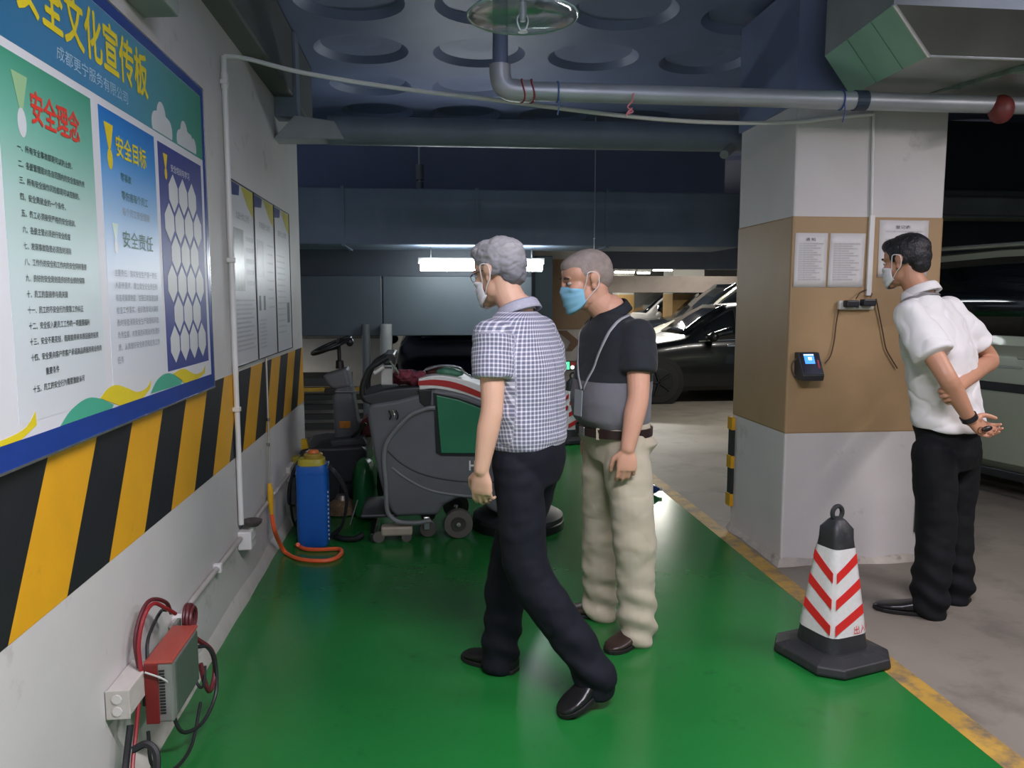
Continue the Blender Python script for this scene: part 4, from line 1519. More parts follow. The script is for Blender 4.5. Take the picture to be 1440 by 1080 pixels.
M_SKIN1 = mat('skin pale', (214, 172, 146), 0.5, var=0.05, vscale=12, sss=0.08, bump=0.03, bscale=120)
M_SKIN2 = mat('skin ruddy', (210, 160, 134), 0.5, var=0.06, vscale=12, sss=0.08, bump=0.03, bscale=120)
M_SKIN3 = mat('skin tan', (190, 140, 112), 0.5, var=0.06, vscale=12, sss=0.08, bump=0.03, bscale=120)
M_MASK = mat('surgical mask blue', (138, 196, 222), 0.7, var=0.04, vscale=30)
M_MASKW = mat('mask white', (224, 224, 226), 0.7, var=0.02)


def torso_rings(secs):
    """secs: (centre, side vec, fwd vec, a, b, p)"""
    return [ring_e(c, u, v, a, b, 36, p) for c, u, v, a, b, p in secs]


def build_person(S):
    F = S['F'].normalized()
    Lv = V(-F.y, F.x, 0)
    up = V(0, 0, 1)
    t = thing('person', S['label'], 'person', S['base'])
    J = S['J']
    H = Head(S['head'], S['look'], S.get('head_up', up), S.get('hk', 1.0))
    nb = J['neck']
    # ---------------- body: one continuous skin
    b = MB()
    H.add(b, nb, S.get('neck_r', 0.056))
    W, C = J['waist'], J['chest']
    hipc = (J['hipL']+J['hipR'])*0.5
    b.loft(torso_rings([(hipc, Lv, F, 0.090, 0.062, 2.2), (W, Lv, F, 0.095, 0.064, 2.2), (C, Lv, F, 0.125, 0.080, 2.2), (nb-up*0.05, Lv, F, 0.10, 0.065, 2.2), (nb, Lv, F, 0.058, 0.055, 2.0)]))
    for sd in 'LR':
        sh, el, wr = J['sh'+sd], J['el'+sd], J['wr'+sd]
        ar = S.get('arm_r', 0.042)
        limb_s(b, [sh, sh.lerp(el, 0.5), el, el.lerp(wr, 0.35), wr], [ar*1.12, ar*1.08, ar*0.94, ar*0.96, ar*0.66])
        limb(b, [C+up*0.06, sh], [0.07, 0.05])
        hd_ = S['hand'+sd]
        hand(b, wr, hd_['d'], hd_['n'], hd_['s'], hd_.get('curl', (18, 28, 20)), hd_.get('thumb', (0.62, 0.70, 0.35)), hd_.get('k', 1.0), hd_.get('spread', 0.06))
        limb_s(b, [J['hip'+sd]-up*0.04, J['kn'+sd], J['an'+sd]], [0.052, 0.042, 0.032])
    body = skin_part('body', b, 0.0042, 2, S['skin'], t)
    bv = bvh_of(body)
    face_details(H, t, S['brow'])
    # ---------------- hair
    hb = MB()
    for c, r in S['hair']:
        H.blob(hb, c, r, 22, 14)
    ha = S.get('hair_amp', 0.004)
    fq = S.get('hair_freq', (60, 60, 30))
    skin_part('hair', hb, 0.0045, 2, S['hair_m'], t, disp=cloth_disp(ha, fq, 3.1))
    # ---------------- shirt
    s = MB()
    s.loft(torso_rings(S['shirt'](J, F, Lv, up)))
    for sd in 'LR':
        sh, el = J['sh'+sd], J['el'+sd]
        e = S['sleeve'+sd]
        r0, r1, r2 = S['sleeve_r']
        inn = sh.lerp(C+up*0.10, 0.45)
        pts = [inn, sh, sh.lerp(el, e*0.5), sh.lerp(el, e*0.97), sh.lerp(el, e)]
        s.tube(pts, [r0*0.95, r0, r1, r2, r2*0.985], 22)
        s.ell(sh, (r0, r0, r0), 16, 10)

    def pat(co):
        """cloth coordinates: around and along, for sleeves and for the trunk"""
        out = np.zeros_like(co)
        Wn, Fn, Ln = np.array(W), np.array(F), np.array(Lv)
        rel = co-Wn
        out[:, 0] = np.arctan2(rel@Ln, rel@Fn)*0.155
        out[:, 1] = co[:, 2]
        for sd in 'LR':
            sh, el = np.array(J['sh'+sd]), np.array(J['el'+sd])
            ax = (el-sh)/np.linalg.norm(el-sh)
            r = co-sh
            al = r@ax
            rad = np.linalg.norm(r-al[:, None]*ax, axis=1)
            lat = (co-Wn)@Ln*(1 if sd == 'L' else -1)
            m = (rad < S['sleeve_r'][0]*1.12) & (al > -0.01) & (lat > 0.13)
            e1 = np.cross(ax, Fn); e1 /= np.linalg.norm(e1)
            e2 = np.cross(ax, e1)
            ang = np.arctan2(r@e1, r@e2)*0.075
            out[m, 0] = ang[m]
            out[m, 1] = al[m]
        return out
    shirt = skin_part(S.get('shirt_name', 'shirt'), s, 0.0065, S.get('shirt_smooth', 14), S['shirt_m'], t, disp=cloth_disp(S.get('shirt_amp', 0.006), S.get('shirt_freq', (7, 7, 9)), S['seed'], S.get('shirt_extra')), attr=pat)
    sbv = bvh_of(shirt)
    # ---------------- trousers
    p = MB()
    p.loft(torso_rings(S['pelvis'](J, F, Lv, up)))
    for sd in 'LR':
        pts, rad = S['leg'](J, sd)
        limb_s(p, pts, rad, n=6, seg=22)
    trousers = skin_part('trousers', p, 0.0068, S.get('trouser_smooth', 5), S['trouser_m'], t, disp=cloth_disp(S.get('trouser_amp', 0.007), S.get('trouser_freq', (8, 8, 11)), S['seed']+9, S.get('trouser_extra'), 0.12))
    for sd in 'LR':
        hl, to = S['foot'+sd]
        shoe(t, hl, to, S['shoe_m'], S['sole_m'])
    return t, H, bv, body, shirt, sbv, trousers


def cuff_extra(anks, amp=0.012):
    """cloth bunching above each shoe"""
    A = [np.array(a) for a in anks]
    def f(co):
        d = np.zeros(len(co))
        for a in A:
            r = np.linalg.norm(co[:, :2]-a[:2], axis=1)
            m = (r < 0.16) & (co[:, 2] < a[2]+0.30)
            z = co[:, 2]-a[2]
            d += np.where(m, amp*np.sin(z*62+co[:, 0]*22+1.3*np.sin(co[:, 1]*30))*np.clip(1-z/0.30, 0, 1), 0)
        return d
    return f


# ------------------------------------------------------------------ man in the checked shirt
def check_material():
    m = mat('checked shirt cloth', (150, 152, 168), 0.8, var=0.03, vscale=30, sheen=0.1)
    nt = m.node_tree
    p = nt.nodes['Principled BSDF']
    at_ = nt.nodes.new('ShaderNodeAttribute')
    at_.attribute_name = 'pat'
    sp = nt.nodes.new('ShaderNodeSeparateXYZ')
    nt.links.new(at_.outputs['Vector'], sp.inputs[0])
    outs = []
    for ax, per in (('X', 0.0150), ('Y', 0.0150)):
        d = nt.nodes.new('ShaderNodeMath'); d.operation = 'DIVIDE'; d.inputs[1].default_value = per
        nt.links.new(sp.outputs[ax], d.inputs[0])
        f = nt.nodes.new('ShaderNodeMath'); f.operation = 'FRACT'
        nt.links.new(d.outputs[0], f.inputs[0])
        s_ = nt.nodes.new('ShaderNodeMath'); s_.operation = 'SUBTRACT'; s_.inputs[1].default_value = 0.5
        nt.links.new(f.outputs[0], s_.inputs[0])
        a = nt.nodes.new('ShaderNodeMath'); a.operation = 'ABSOLUTE'
        nt.links.new(s_.outputs[0], a.inputs[0])
        r = nt.nodes.new('ShaderNodeMapRange')
        r.inputs[1].default_value = 0.10; r.inputs[2].default_value = 0.24; r.inputs[3].default_value = 1.0; r.inputs[4].default_value = 0.0
        nt.links.new(a.outputs[0], r.inputs[0])
        outs.append(r.outputs[0])
    ad = nt.nodes.new('ShaderNodeMath'); ad.operation = 'ADD'; ad.use_clamp = True
    nt.links.new(outs[0], ad.inputs[0]); nt.links.new(outs[1], ad.inputs[1])
    mu = nt.nodes.new('ShaderNodeMath'); mu.operation = 'MULTIPLY'
    nt.links.new(outs[0], mu.inputs[0]); nt.links.new(outs[1], mu.inputs[1])
    c1 = nt.nodes.new('ShaderNodeMix'); c1.data_type = 'RGBA'
    c1.inputs['A'].default_value = (*lin((104, 108, 128)), 1)
    c1.inputs['B'].default_value = (*lin((176, 178, 192)), 1)
    nt.links.new(ad.outputs[0], c1.inputs['Factor'])
    c2 = nt.nodes.new('ShaderNodeMix'); c2.data_type = 'RGBA'
    c2.inputs['B'].default_value = (*lin((222, 224, 232)), 1)
    nt.links.new(c1.outputs['Result'], c2.inputs['A']); nt.links.new(mu.outputs[0], c2.inputs['Factor'])
    nt.links.new(c2.outputs['Result'], p.inputs['Base Color'])
    return m


up_ = V(0, 0, 1)
M_NAVYT = mat('dark navy trousers', (15, 19, 29), 0.8, var=0.12, vscale=14, spec=0.3)
M_BLKSH = mat('black leather', (22, 22, 24), 0.32, var=0.1, bump=0.05, bscale=60)
M_SOLE = mat('dark sole', (20, 19, 19), 0.6)

F1 = V(-0.76, 0.65, 0)
L1 = V(-0.65, -0.76, 0)
J1 = dict(neck=V(0.330, 2.885, 1.445), chest=V(0.365, 2.865, 1.24), waist=V(0.375, 2.86, 0.97),
          shL=V(0.230, 2.745, 1.345), shR=V(0.432, 2.985, 1.350),
          elL=at(692, 572, 2.70), wrL=at(677, 660, 2.70),
          elR=V(0.505, 3.05, 1.10), wrR=V(0.43, 3.17, 0.96),
          hipL=V(0.318, 2.795, 0.90), hipR=V(0.432, 2.925, 0.90),
          knL=at(742, 800, 2.75), knR=at(716, 796, 3.00), anL=V(0.585, 2.665, 0.135), anR=V(0.275, 2.985, 0.085))


def shirt1(J, F, L, up):
    lean = F*0.0
    w, c, n = J['waist'], J['chest'], J['neck']
    return [(w-up*0.035, L, F, 0.158, 0.120, 2.3), (w, L, F, 0.166, 0.128, 2.3), (w.lerp(c, 0.4)+F*0.008+L*0.008, L, F, 0.172, 0.130, 2.4), (c+L*0.012, L, F, 0.176, 0.126, 2.4),
            (c.lerp(n, 0.55)-F*0.004+L*0.010, L, F, 0.180, 0.110, 2.3), (c.lerp(n, 0.80)-F*0.010, L, F, 0.146, 0.088, 2.2), (n-up*0.004, L, F, 0.074, 0.068, 2.0)]


def pelvis1(J, F, L, up):
    w = J['waist']
    h = (J['hipL']+J['hipR'])*0.5
    return [(w+up*0.005, L, F, 0.150, 0.112, 2.3), (w-up*0.05, L, F, 0.160, 0.120, 2.3), (h-up*0.02-F*0.004, L, F, 0.152, 0.116, 2.3), (h-up*0.10, L, F, 0.130, 0.105, 2.2)]


def leg1(J, sd):
    h, k, a = J['hip'+sd], J['kn'+sd], J['an'+sd]
    d = (a-k).normalized()
    return [h-V(0, 0, 0.02), h.lerp(k, 0.45), k, k.lerp(a, 0.55), a-d*0.0, a+d*0.035], [0.088, 0.090, 0.084, 0.077, 0.075, 0.072]


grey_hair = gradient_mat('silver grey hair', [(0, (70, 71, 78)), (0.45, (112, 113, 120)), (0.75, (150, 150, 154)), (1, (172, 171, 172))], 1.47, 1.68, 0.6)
spec1 = dict(F=F1, base=V(0.37, 2.86, 0), label='walking man in a grey checked short-sleeved shirt and dark trousers, back half turned', J=J1,
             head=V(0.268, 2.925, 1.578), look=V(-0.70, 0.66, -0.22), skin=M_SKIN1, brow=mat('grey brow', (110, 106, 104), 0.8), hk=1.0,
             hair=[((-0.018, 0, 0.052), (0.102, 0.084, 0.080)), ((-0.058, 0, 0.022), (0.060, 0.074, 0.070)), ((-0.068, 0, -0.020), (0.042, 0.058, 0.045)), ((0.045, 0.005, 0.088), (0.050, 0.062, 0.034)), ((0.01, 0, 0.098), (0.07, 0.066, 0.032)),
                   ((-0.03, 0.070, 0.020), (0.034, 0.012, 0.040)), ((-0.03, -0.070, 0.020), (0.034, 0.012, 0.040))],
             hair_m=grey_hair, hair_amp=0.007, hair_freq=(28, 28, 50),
             handL=dict(d=V(0.02, 0.16, -1), n=L1*-1+V(-0.2, 0, 0), s=F1, curl=(20, 30, 22), spread=0.05), handR=dict(d=F1+V(0, 0, -0.3), n=L1, s=V(0, 0, 1)),
             shirt=shirt1, sleeveL=0.60, sleeveR=0.62, sleeve_r=(0.073, 0.077, 0.076), shirt_m=check_material(), seed=1.7, shirt_amp=0.009, shirt_freq=(6, 6, 10),
             pelvis=pelvis1, leg=leg1, trouser_m=M_NAVYT, trouser_amp=0.008, trouser_extra=cuff_extra([J1['anL'], J1['anR']], 0.006),
             footL=(V(0.655, 2.690, 0.085), V(0.455, 2.600, 0.004)), footR=(V(0.335, 2.950, 0.004), V(0.135, 3.115, 0.004)), shoe_m=M_BLKSH, sole_m=M_SOLE)
t1, H1, bv1, body1, shirt_1, sbv1, tr1 = build_person(spec1)
face_mask(H1, bv1, t1, M_MASKW)
collar(t1, J1['neck']+V(0, 0, -0.012)-F1*0.006, F1, (up_+F1*0.25).normalized(), 0.066, 0.040, mat('checked collar', (168, 170, 184), 0.8, var=0.12, vscale=90))
M_GLS = mat('glasses frame', (60, 60, 64), 0.35, 0.3, var=0)
g = MB()
for sg in (-1, 1):
    rim = [H1.p(0.097-0.010*abs(math.cos(a)*0.5+0.5)*0.6, (0.032+0.024*math.cos(a))*sg, 0.0+0.017*math.sin(a)) for a in [2*math.pi*k/20 for k in range(20)]]
    g.tube(rim, 0.0014, 6, closed=True)
    g.tube([H1.p(0.090, 0.056*sg, 0.006), H1.p(0.07, 0.070*sg, 0.008), H1.p(-0.01, 0.084*sg, 0.010)], 0.0016, 6)
g.tube([H1.p(0.098, 0.009, 0.003), H1.p(0.099, -0.009, 0.003)], 0.0014, 6)
g.build('glasses', M_GLS, t1, smooth=True)

# ------------------------------------------------------------------ man in the black and grey polo shirt
F2 = V(-0.95, -0.30, 0).normalized()
L2 = V(-F2.y, F2.x, 0)
J2 = dict(neck=V(0.760, 3.285, 1.430), chest=V(0.785, 3.28, 1.22), waist=V(0.785, 3.285, 0.965),
          shL=V(0.842, 3.130, 1.330), shR=V(0.755, 3.445, 1.34),
          elL=at(893, 556, 3.07), wrL=at(878, 630, 3.05),
          elR=V(0.80, 3.52, 1.10), wrR=V(0.74, 3.54, 0.87),
          hipL=V(0.815, 3.200, 0.90), hipR=V(0.770, 3.365, 0.90),
          knL=V(0.850, 3.165, 0.49), knR=V(0.765, 3.41, 0.49), anL=V(0.875, 3.175, 0.095), anR=V(0.775, 3.452, 0.095))


def polo_material():
    m = mat('polo cloth', (30, 36, 42), 0.85, var=0.04, vscale=40, sheen=0.1, bump=0.05, bscale=300)
    nt = m.node_tree
    p = nt.nodes['Principled BSDF']
    tc = nt.nodes.new('ShaderNodeTexCoord')
    sp = nt.nodes.new('ShaderNodeSeparateXYZ')
    nt.links.new(tc.outputs['Object'], sp.inputs[0])
    md = nt.nodes.new('ShaderNodeMath'); md.operation = 'GREATER_THAN'; md.inputs[1].default_value = 1.140
    nt.links.new(sp.outputs['Z'], md.inputs[0])
    c = nt.nodes.new('ShaderNodeMix'); c.data_type = 'RGBA'
    c.inputs['A'].default_value = (*lin((112, 112, 118)), 1)
    c.inputs['B'].default_value = (*lin((26, 32, 38)), 1)
    nt.links.new(md.outputs[0], c.inputs['Factor'])
    nt.links.new(c.outputs['Result'], p.inputs['Base Color'])
    return m


def shirt2(J, F, L, up):
    w, c, n = J['waist'], J['chest'], J['neck']
    return [(w-up*0.030, L, F, 0.160, 0.135, 2.3), (w+up*0.01+F*0.012, L, F, 0.176, 0.156, 2.3), (w.lerp(c, 0.35)+F*0.020, L, F, 0.182, 0.162, 2.4), (w.lerp(c, 0.7)+F*0.012, L, F, 0.186, 0.152, 2.4), (c, L, F, 0.192, 0.140, 2.5),
            (c.lerp(n, 0.55)-F*0.010, L, F, 0.192, 0.116, 2.4), (c.lerp(n, 0.80)-F*0.014, L, F, 0.150, 0.092, 2.2), (n-up*0.006, L, F, 0.076, 0.070, 2.0)]


def pelvis2(J, F, L, up):
    w = J['waist']
    h = (J['hipL']+J['hipR'])*0.5
    return [(w+up*0.0, L, F, 0.163, 0.138, 2.3), (w-up*0.06, L, F, 0.172, 0.142, 2.3), (h-up*0.03-F*0.02, L, F, 0.178, 0.148, 2.3), (h-up*0.11-F*0.01, L, F, 0.140, 0.115, 2.2)]


def leg2(J, sd):
    h, k, a = J['hip'+sd], J['kn'+sd], J['an'+sd]
    return [h-V(0, 0, 0.03), h.lerp(k, 0.45), k, k.lerp(a, 0.55), a+V(0, 0, 0.03), a-V(0, 0, 0.045)], [0.102, 0.100, 0.090, 0.084, 0.082, 0.080]


M_KHAKI = mat('khaki trousers', (186, 178, 156), 0.8, var=0.06, vscale=10, sheen=0.1, bump=0.04, bscale=200)
M_BRN = mat('dark brown leather', (54, 40, 36), 0.35, var=0.12, bump=0.08, bscale=50)
buzz = mat('grey buzz cut', (160, 148, 140), 0.8, var=0.2, vscale=38, bump=0.5, bscale=320)
spec2 = dict(F=F2, base=V(0.79, 3.28, 0), label='standing man in a black and grey polo shirt, khaki trousers and blue mask', J=J2,
             head=V(0.672, 3.285, 1.560), look=V(-0.975, -0.10, -0.20), skin=M_SKIN2, brow=mat('dark brow', (70, 60, 56), 0.8), hk=1.09, neck_r=0.064,
             hair=[((-0.0165, 0, 0.037), (0.0970, 0.0772, 0.0820)), ((-0.058, 0, 0.016), (0.0530, 0.0655, 0.066)), ((0.020, 0, 0.060), (0.064, 0.0665, 0.050)), ((0.044, 0, 0.066), (0.046, 0.056, 0.034))],
             hair_m=buzz, hair_amp=0.0012, hair_freq=(70, 70, 70), arm_r=0.046,
             handL=dict(d=V(-0.06, -0.06, -1), n=L2*-0.85+F2*-0.35, s=F2, curl=(24, 34, 26), spread=0.05), handR=dict(d=V(-0.05, 0, -1), n=L2, s=F2),
             shirt=shirt2, sleeveL=0.62, sleeveR=0.62, sleeve_r=(0.076, 0.080, 0.079), shirt_m=polo_material(), shirt_name='polo_shirt', seed=4.2, shirt_amp=0.006, shirt_freq=(5, 5, 8),
             pelvis=pelvis2, leg=leg2, trouser_m=M_KHAKI, trouser_amp=0.012, trouser_freq=(6, 6, 9), trouser_extra=cuff_extra([J2['anL'], J2['anR']], 0.008),
             footL=(V(0.935, 3.215, 0.004), V(0.735, 3.075, 0.004)), footR=(V(0.850, 3.430, 0.004), V(0.622, 3.525, 0.004)), shoe_m=M_BRN, sole_m=M_SOLE)
for k_ in J2:
    J2[k_] = J2[k_]+V(0.014, 0, 0)
t2_, H2, bv2, body2, shirt_2, sbv2, tr2 = build_person(spec2)
face_mask(H2, bv2, t2_, M_MASK)
M_POLB = mat('polo collar', (26, 32, 38), 0.85, var=0.04)
collar(t2_, J2['neck']+V(0, 0, -0.010)-F2*0.006, F2, (up_+F2*0.30).normalized(), 0.070, 0.044, M_POLB, 30)
# belt
w2 = J2['waist']-V(0, 0, 0.042)
MB().loft([ring_e(w2+V(0, 0, z)+F2*0.006*0, L2, F2, 0.172+e, 0.146+e, 48, 2.3) for z, e in ((-0.018, 0.0), (-0.018, 0.006), (0.018, 0.007), (0.018, 0.0))], cap=False, closed=True).build('belt', mat('belt leather', (44, 30, 28), 0.4, var=0.1), t2_, smooth=True)
for a in (0.55, 1.5, 2.6):
    cpt = w2+F2*(0.153*math.cos(a))+L2*(0.179*math.sin(a))
    dr = (F2*math.cos(a)+L2*math.sin(a)).normalized()
    sd_ = up_.cross(dr)
    MB().prism([cpt-sd_*0.006-up_*0.024, cpt+sd_*0.006-up_*0.024, cpt+sd_*0.006+up_*0.024, cpt-sd_*0.006+up_*0.024], dr*0.006).build('belt_loop', M_KHAKI, t2_)
cpt = w2+F2*0.153
sd_ = up_.cross(F2)
MB().prism([cpt-sd_*0.022-up_*0.02, cpt+sd_*0.022-up_*0.02, cpt+sd_*0.022+up_*0.02, cpt-sd_*0.022+up_*0.02], F2*0.006).build('belt_buckle', mat('buckle metal', (170, 170, 172), 0.3, 0.9), t2_, bevel=0.003)
# lanyard with badge
M_LAN = mat('lanyard grey', (166, 170, 174), 0.5, var=0.05)
n2 = J2['neck']
strap(t2_, sbv2, [n2-F2*0.085+L2*0.02+V(0, 0, 0.01), n2-F2*0.05+L2*0.09+V(0, 0, 0.0), n2+F2*0.03+L2*0.12-V(0, 0, 0.06), n2+F2*0.13+L2*0.09-V(0, 0, 0.20), n2+F2*0.17+L2*0.05-V(0, 0, 0.32)], 0.014, M_LAN, 'lanyard', 0.005)
strap(t2_, sbv2, [n2-F2*0.085-L2*0.02+V(0, 0, 0.01), n2-F2*0.05-L2*0.09+V(0, 0, 0.0), n2+F2*0.03-L2*0.12-V(0, 0, 0.06), n2+F2*0.13-L2*0.07-V(0, 0, 0.20), n2+F2*0.17+L2*0.035-V(0, 0, 0.32)], 0.014, M_LAN, 'lanyard', 0.005)
bp = n2+F2*0.185+L2*0.045-V(0, 0, 0.37)
q_, nn_, _, _ = sbv2.find_nearest(bp)
bp = q_+nn_*0.012
bs = up_.cross(nn_).normalized()
bu = nn_.cross(bs)
MB().prism([bp-bs*0.028-bu*0.065, bp+bs*0.028-bu*0.065, bp+bs*0.028+bu*0.045, bp-bs*0.028+bu*0.045], nn_*0.004).build('badge', mat('badge sleeve', (150, 158, 164), 0.25, var=0.1), t2_, bevel=0.002)

# ------------------------------------------------------------------ man in the white shirt
F3 = V(-0.50, 0.866, 0).normalized()
L3 = V(-F3.y, F3.x, 0)
J3 = dict(neck=at(1293, 410, 3.47), chest=at(1320, 490, 3.43), waist=at(1330, 570, 3.43),
          shL=V(2.172, 3.335, 1.405), shR=V(2.470, 3.505, 1.420),
          elL=at(1330, 528, 3.15), wrL=at(1364, 590, 3.17),
          elR=at(1392, 505, 3.52), wrR=at(1347, 545, 3.222),
          hipL=at(1313, 628, 3.36), hipR=at(1352, 622, 3.50),
          knL=at(1317, 736, 3.34), knR=at(1342, 730, 3.50), anL=V(2.335, 3.315, 0.09), anR=V(2.570, 3.470, 0.09))


def shirt3(J, F, L, up):
    w, c, n = J['waist'], J['chest'], J['neck']
    return [(w-up*0.105-F*0.02, L, F, 0.192, 0.150, 2.2), (w-up*0.095-F*0.02, L, F, 0.193, 0.151, 2.2), (w, L, F, 0.184, 0.142, 2.3), (w.lerp(c, 0.5), L, F, 0.188, 0.140, 2.4), (c, L, F, 0.198, 0.138, 2.5),
            (c.lerp(n, 0.55)-F*0.012, L, F, 0.192, 0.116, 2.4), (c.lerp(n, 0.80)-F*0.014, L, F, 0.148, 0.090, 2.2), (n-up*0.006, L, F, 0.074, 0.068, 2.0)]


def pelvis3(J, F, L, up):
    w = J['waist']
    h = (J['hipL']+J['hipR'])*0.5
    return [(w-up*0.02, L, F, 0.155, 0.118, 2.3), (w-up*0.07, L, F, 0.168, 0.128, 2.3), (h-up*0.03-F*0.012, L, F, 0.160, 0.126, 2.3), (h-up*0.11-F*0.005, L, F, 0.132, 0.105, 2.2)]


def leg3(J, sd):
    h, k, a = J['hip'+sd], J['kn'+sd], J['an'+sd]
    return [h-V(0, 0, 0.03), h.lerp(k, 0.45), k, k.lerp(a, 0.55), a+V(0, 0, 0.03), a-V(0, 0, 0.045)], [0.094, 0.094, 0.087, 0.084, 0.083, 0.080]


M_WHITE = mat('white shirt cotton', (224, 223, 222), 0.8, var=0.02, sheen=0.1, bump=0.04, bscale=200)
M_BLKT = mat('black trousers', (13, 15, 19), 0.8, var=0.1, vscale=14, spec=0.3)
black_hair = mat('black hair', (26, 26, 30), 0.45, var=0.25, vscale=60, stretch=(1, 1, 0.4), bump=0.5, bscale=200)
wr, el = J3['wrL'], J3['elL']
dL = (at(1402, 617, 3.20)-wr).normalized()
spec3 = dict(F=F3, base=V(2.44, 3.42, 0), label='man in a white shirt and black trousers seen from behind, hands behind his back', J=J3,
             head=at(1273, 368, 3.51), look=V(-0.50, 0.86, -0.14), skin=M_SKIN3, brow=mat('black brow', (34, 30, 30), 0.8), hk=1.0,
             hair=[((-0.018, 0, 0.052), (0.103, 0.085, 0.080)), ((-0.060, 0, 0.022), (0.058, 0.074, 0.072)), ((-0.070, 0, -0.022), (0.040, 0.060, 0.045)), ((0.045, 0.0, 0.080), (0.052, 0.066, 0.040)),
                   ((-0.028, 0.070, 0.022), (0.036, 0.014, 0.042)), ((-0.028, -0.070, 0.022), (0.036, 0.014, 0.042)), ((0.02, 0.066, 0.03), (0.02, 0.012, 0.03)), ((0.02, -0.066, 0.03), (0.02, 0.012, 0.03))],
             hair_m=black_hair, hair_amp=0.003, hair_freq=(40, 40, 40), arm_r=0.043,
             handL=dict(d=dL, n=V(0.1, -0.75, 0.35), s=V(0, 0, 1), curl=(30, 40, 30), thumb=(0.7, 0.6, 0.4)),
             handR=dict(d=V(-0.90, -0.20, -0.40), n=V(-0.1, -1, 0.05), s=V(0, 0, 1), curl=(42, 48, 52), thumb=(0.75, 0.45, 0.5)),
             shirt=shirt3, sleeveL=0.68, sleeveR=0.70, sleeve_r=(0.072, 0.084, 0.086), shirt_m=M_WHITE, seed=7.7, shirt_amp=0.015, shirt_freq=(6, 6, 8),
             pelvis=pelvis3, leg=leg3, trouser_m=M_BLKT, trouser_amp=0.007, trouser_extra=cuff_extra([J3['anL'], J3['anR']], 0.008),
             footL=(V(2.385, 3.285, 0.002), V(2.125, 3.425, 0.002)), footR=(V(2.625, 3.430, 0.002), V(2.46, 3.64, 0.002)), shoe_m=M_BLKSH, sole_m=M_SOLE)
t3_, H3, bv3, body3, shirt_3, sbv3, tr3 = build_person(spec3)
face_mask(H3, bv3, t3_, M_MASKW)
collar(t3_, J3['neck']+V(0, 0, -0.012)-F3*0.006, F3, (up_+F3*0.30).normalized(), 0.067, 0.044, M_WHITE)
n3 = J3['neck']
strap(t3_, sbv3, [n3-F3*0.08-L3*0.05+V(0, 0, 0.0), n3-F3*0.09+L3*0.02, n3-F3*0.04+L3*0.10-V(0, 0, 0.02), n3+F3*0.04+L3*0.12-V(0, 0, 0.07), n3+F3*0.12+L3*0.09-V(0, 0, 0.18), n3+F3*0.17+L3*0.04-V(0, 0, 0.32)], 0.014, mat('lanyard dark', (128, 128, 130), 0.5), 'lanyard', 0.005)
# wrist band on the left wrist
ax = (wr-el).normalized()
a_, b_ = frame_from(ax)
cw = wr-ax*0.012
MB().loft([[cw+ax*z+a_*((0.031+e)*math.cos(2*math.pi*k/28))+b_*((0.031+e)*math.sin(2*math.pi*k/28)) for k in range(28)] for z, e in ((-0.012, 0), (-0.012, 0.004), (0.012, 0.004), (0.012, 0))], cap=False, closed=True).build('wristwatch', mat('watch strap', (30, 30, 34), 0.4), t3_, smooth=True)
tip = at(1388, 603, 3.15)
kf = thing('key_fob', 'small dark key fob in the hand of the man in white', 'key fob', tip)
MB().ell(tip, (0.026, 0.011, 0.013), 16, 10, m=Matrix.Rotation(-0.25, 3, 'Y')).build('fob', mat('fob black', (36, 30, 30), 0.35), kf, smooth=True)
rg = [tip+V(-0.032+0.014*math.cos(a), -0.004, -0.006+0.014*math.sin(a)) for a in [2*math.pi*k/18 for k in range(18)]]
MB().tube(rg, 0.0022, 6, closed=True).build('key_ring', mat('ring brass', (120, 84, 60), 0.4, 0.6), kf, smooth=True)
# ================================================================== cleaning machines and tools
SY = 4.72            # near side of the scrubber
M_SGREY = mat('scrubber grey plastic', (98, 102, 106), 0.45, var=0.06, vscale=8, bump=0.04, bscale=120)
M_SDARK = mat('scrubber dark plastic', (48, 51, 55), 0.45, var=0.08)
M_SGRN = mat('scrubber green panel', (44, 122, 86), 0.35, var=0.04)
M_SWHT = mat('scrubber white lid', (218, 220, 216), 0.35, var=0.03)
M_SRED = mat('scrubber red stripe', (168, 40, 40), 0.35, var=0.05)
M_TYRE = mat('grey tyre', (96, 94, 88), 0.65, var=0.1)
M_BLKP = mat('black plastic', (26, 28, 30), 0.4, var=0.1)
M_STEEL = mat('bright steel', (190, 192, 194), 0.25, 0.9, var=0.05)
W_S = 0.52
sc = thing('floor_scrubber', 'grey and green floor scrubber with a white and red lid', 'floor scrubber', at_z(645, 760))


def P(px, py, y=SY):
    return at(px, py, y)


def side_poly(pts, y=SY):
    return [at(px, py, y) for px, py in pts]


def yprism(pts, depth, name, m, parent=sc, y=SY, dy=0.0, bevel=0.0, smooth=False, bseg=3):
    poly = side_poly(pts, SY)
    poly = [V(p.x, y, p.z) for p in poly]
    return MB().prism(poly, V(0, depth, 0)).build(name, m, parent, bevel=bevel, bseg=bseg)


def curve_px(pts, n=6):
    return [(p.x, p.y) for p in smooth_path([V(a, b, 0) for a, b in pts], n)]


body = curve_px([(613, 547), (650, 552), (685, 566), (720, 586), (748, 606), (764, 630), (768, 680), (764, 722)], 4)+[(700, 723), (690, 718), (676, 706), (645, 700), (622, 712), (616, 725), (556, 727)]+curve_px([(556, 727), (545, 712), (535, 680), (526, 640), (519, 600), (516, 577)], 3)[1:]+[(520, 568), (560, 562)]
yprism(body, W_S, 'body', M_SGREY, bevel=0.028, bseg=4)
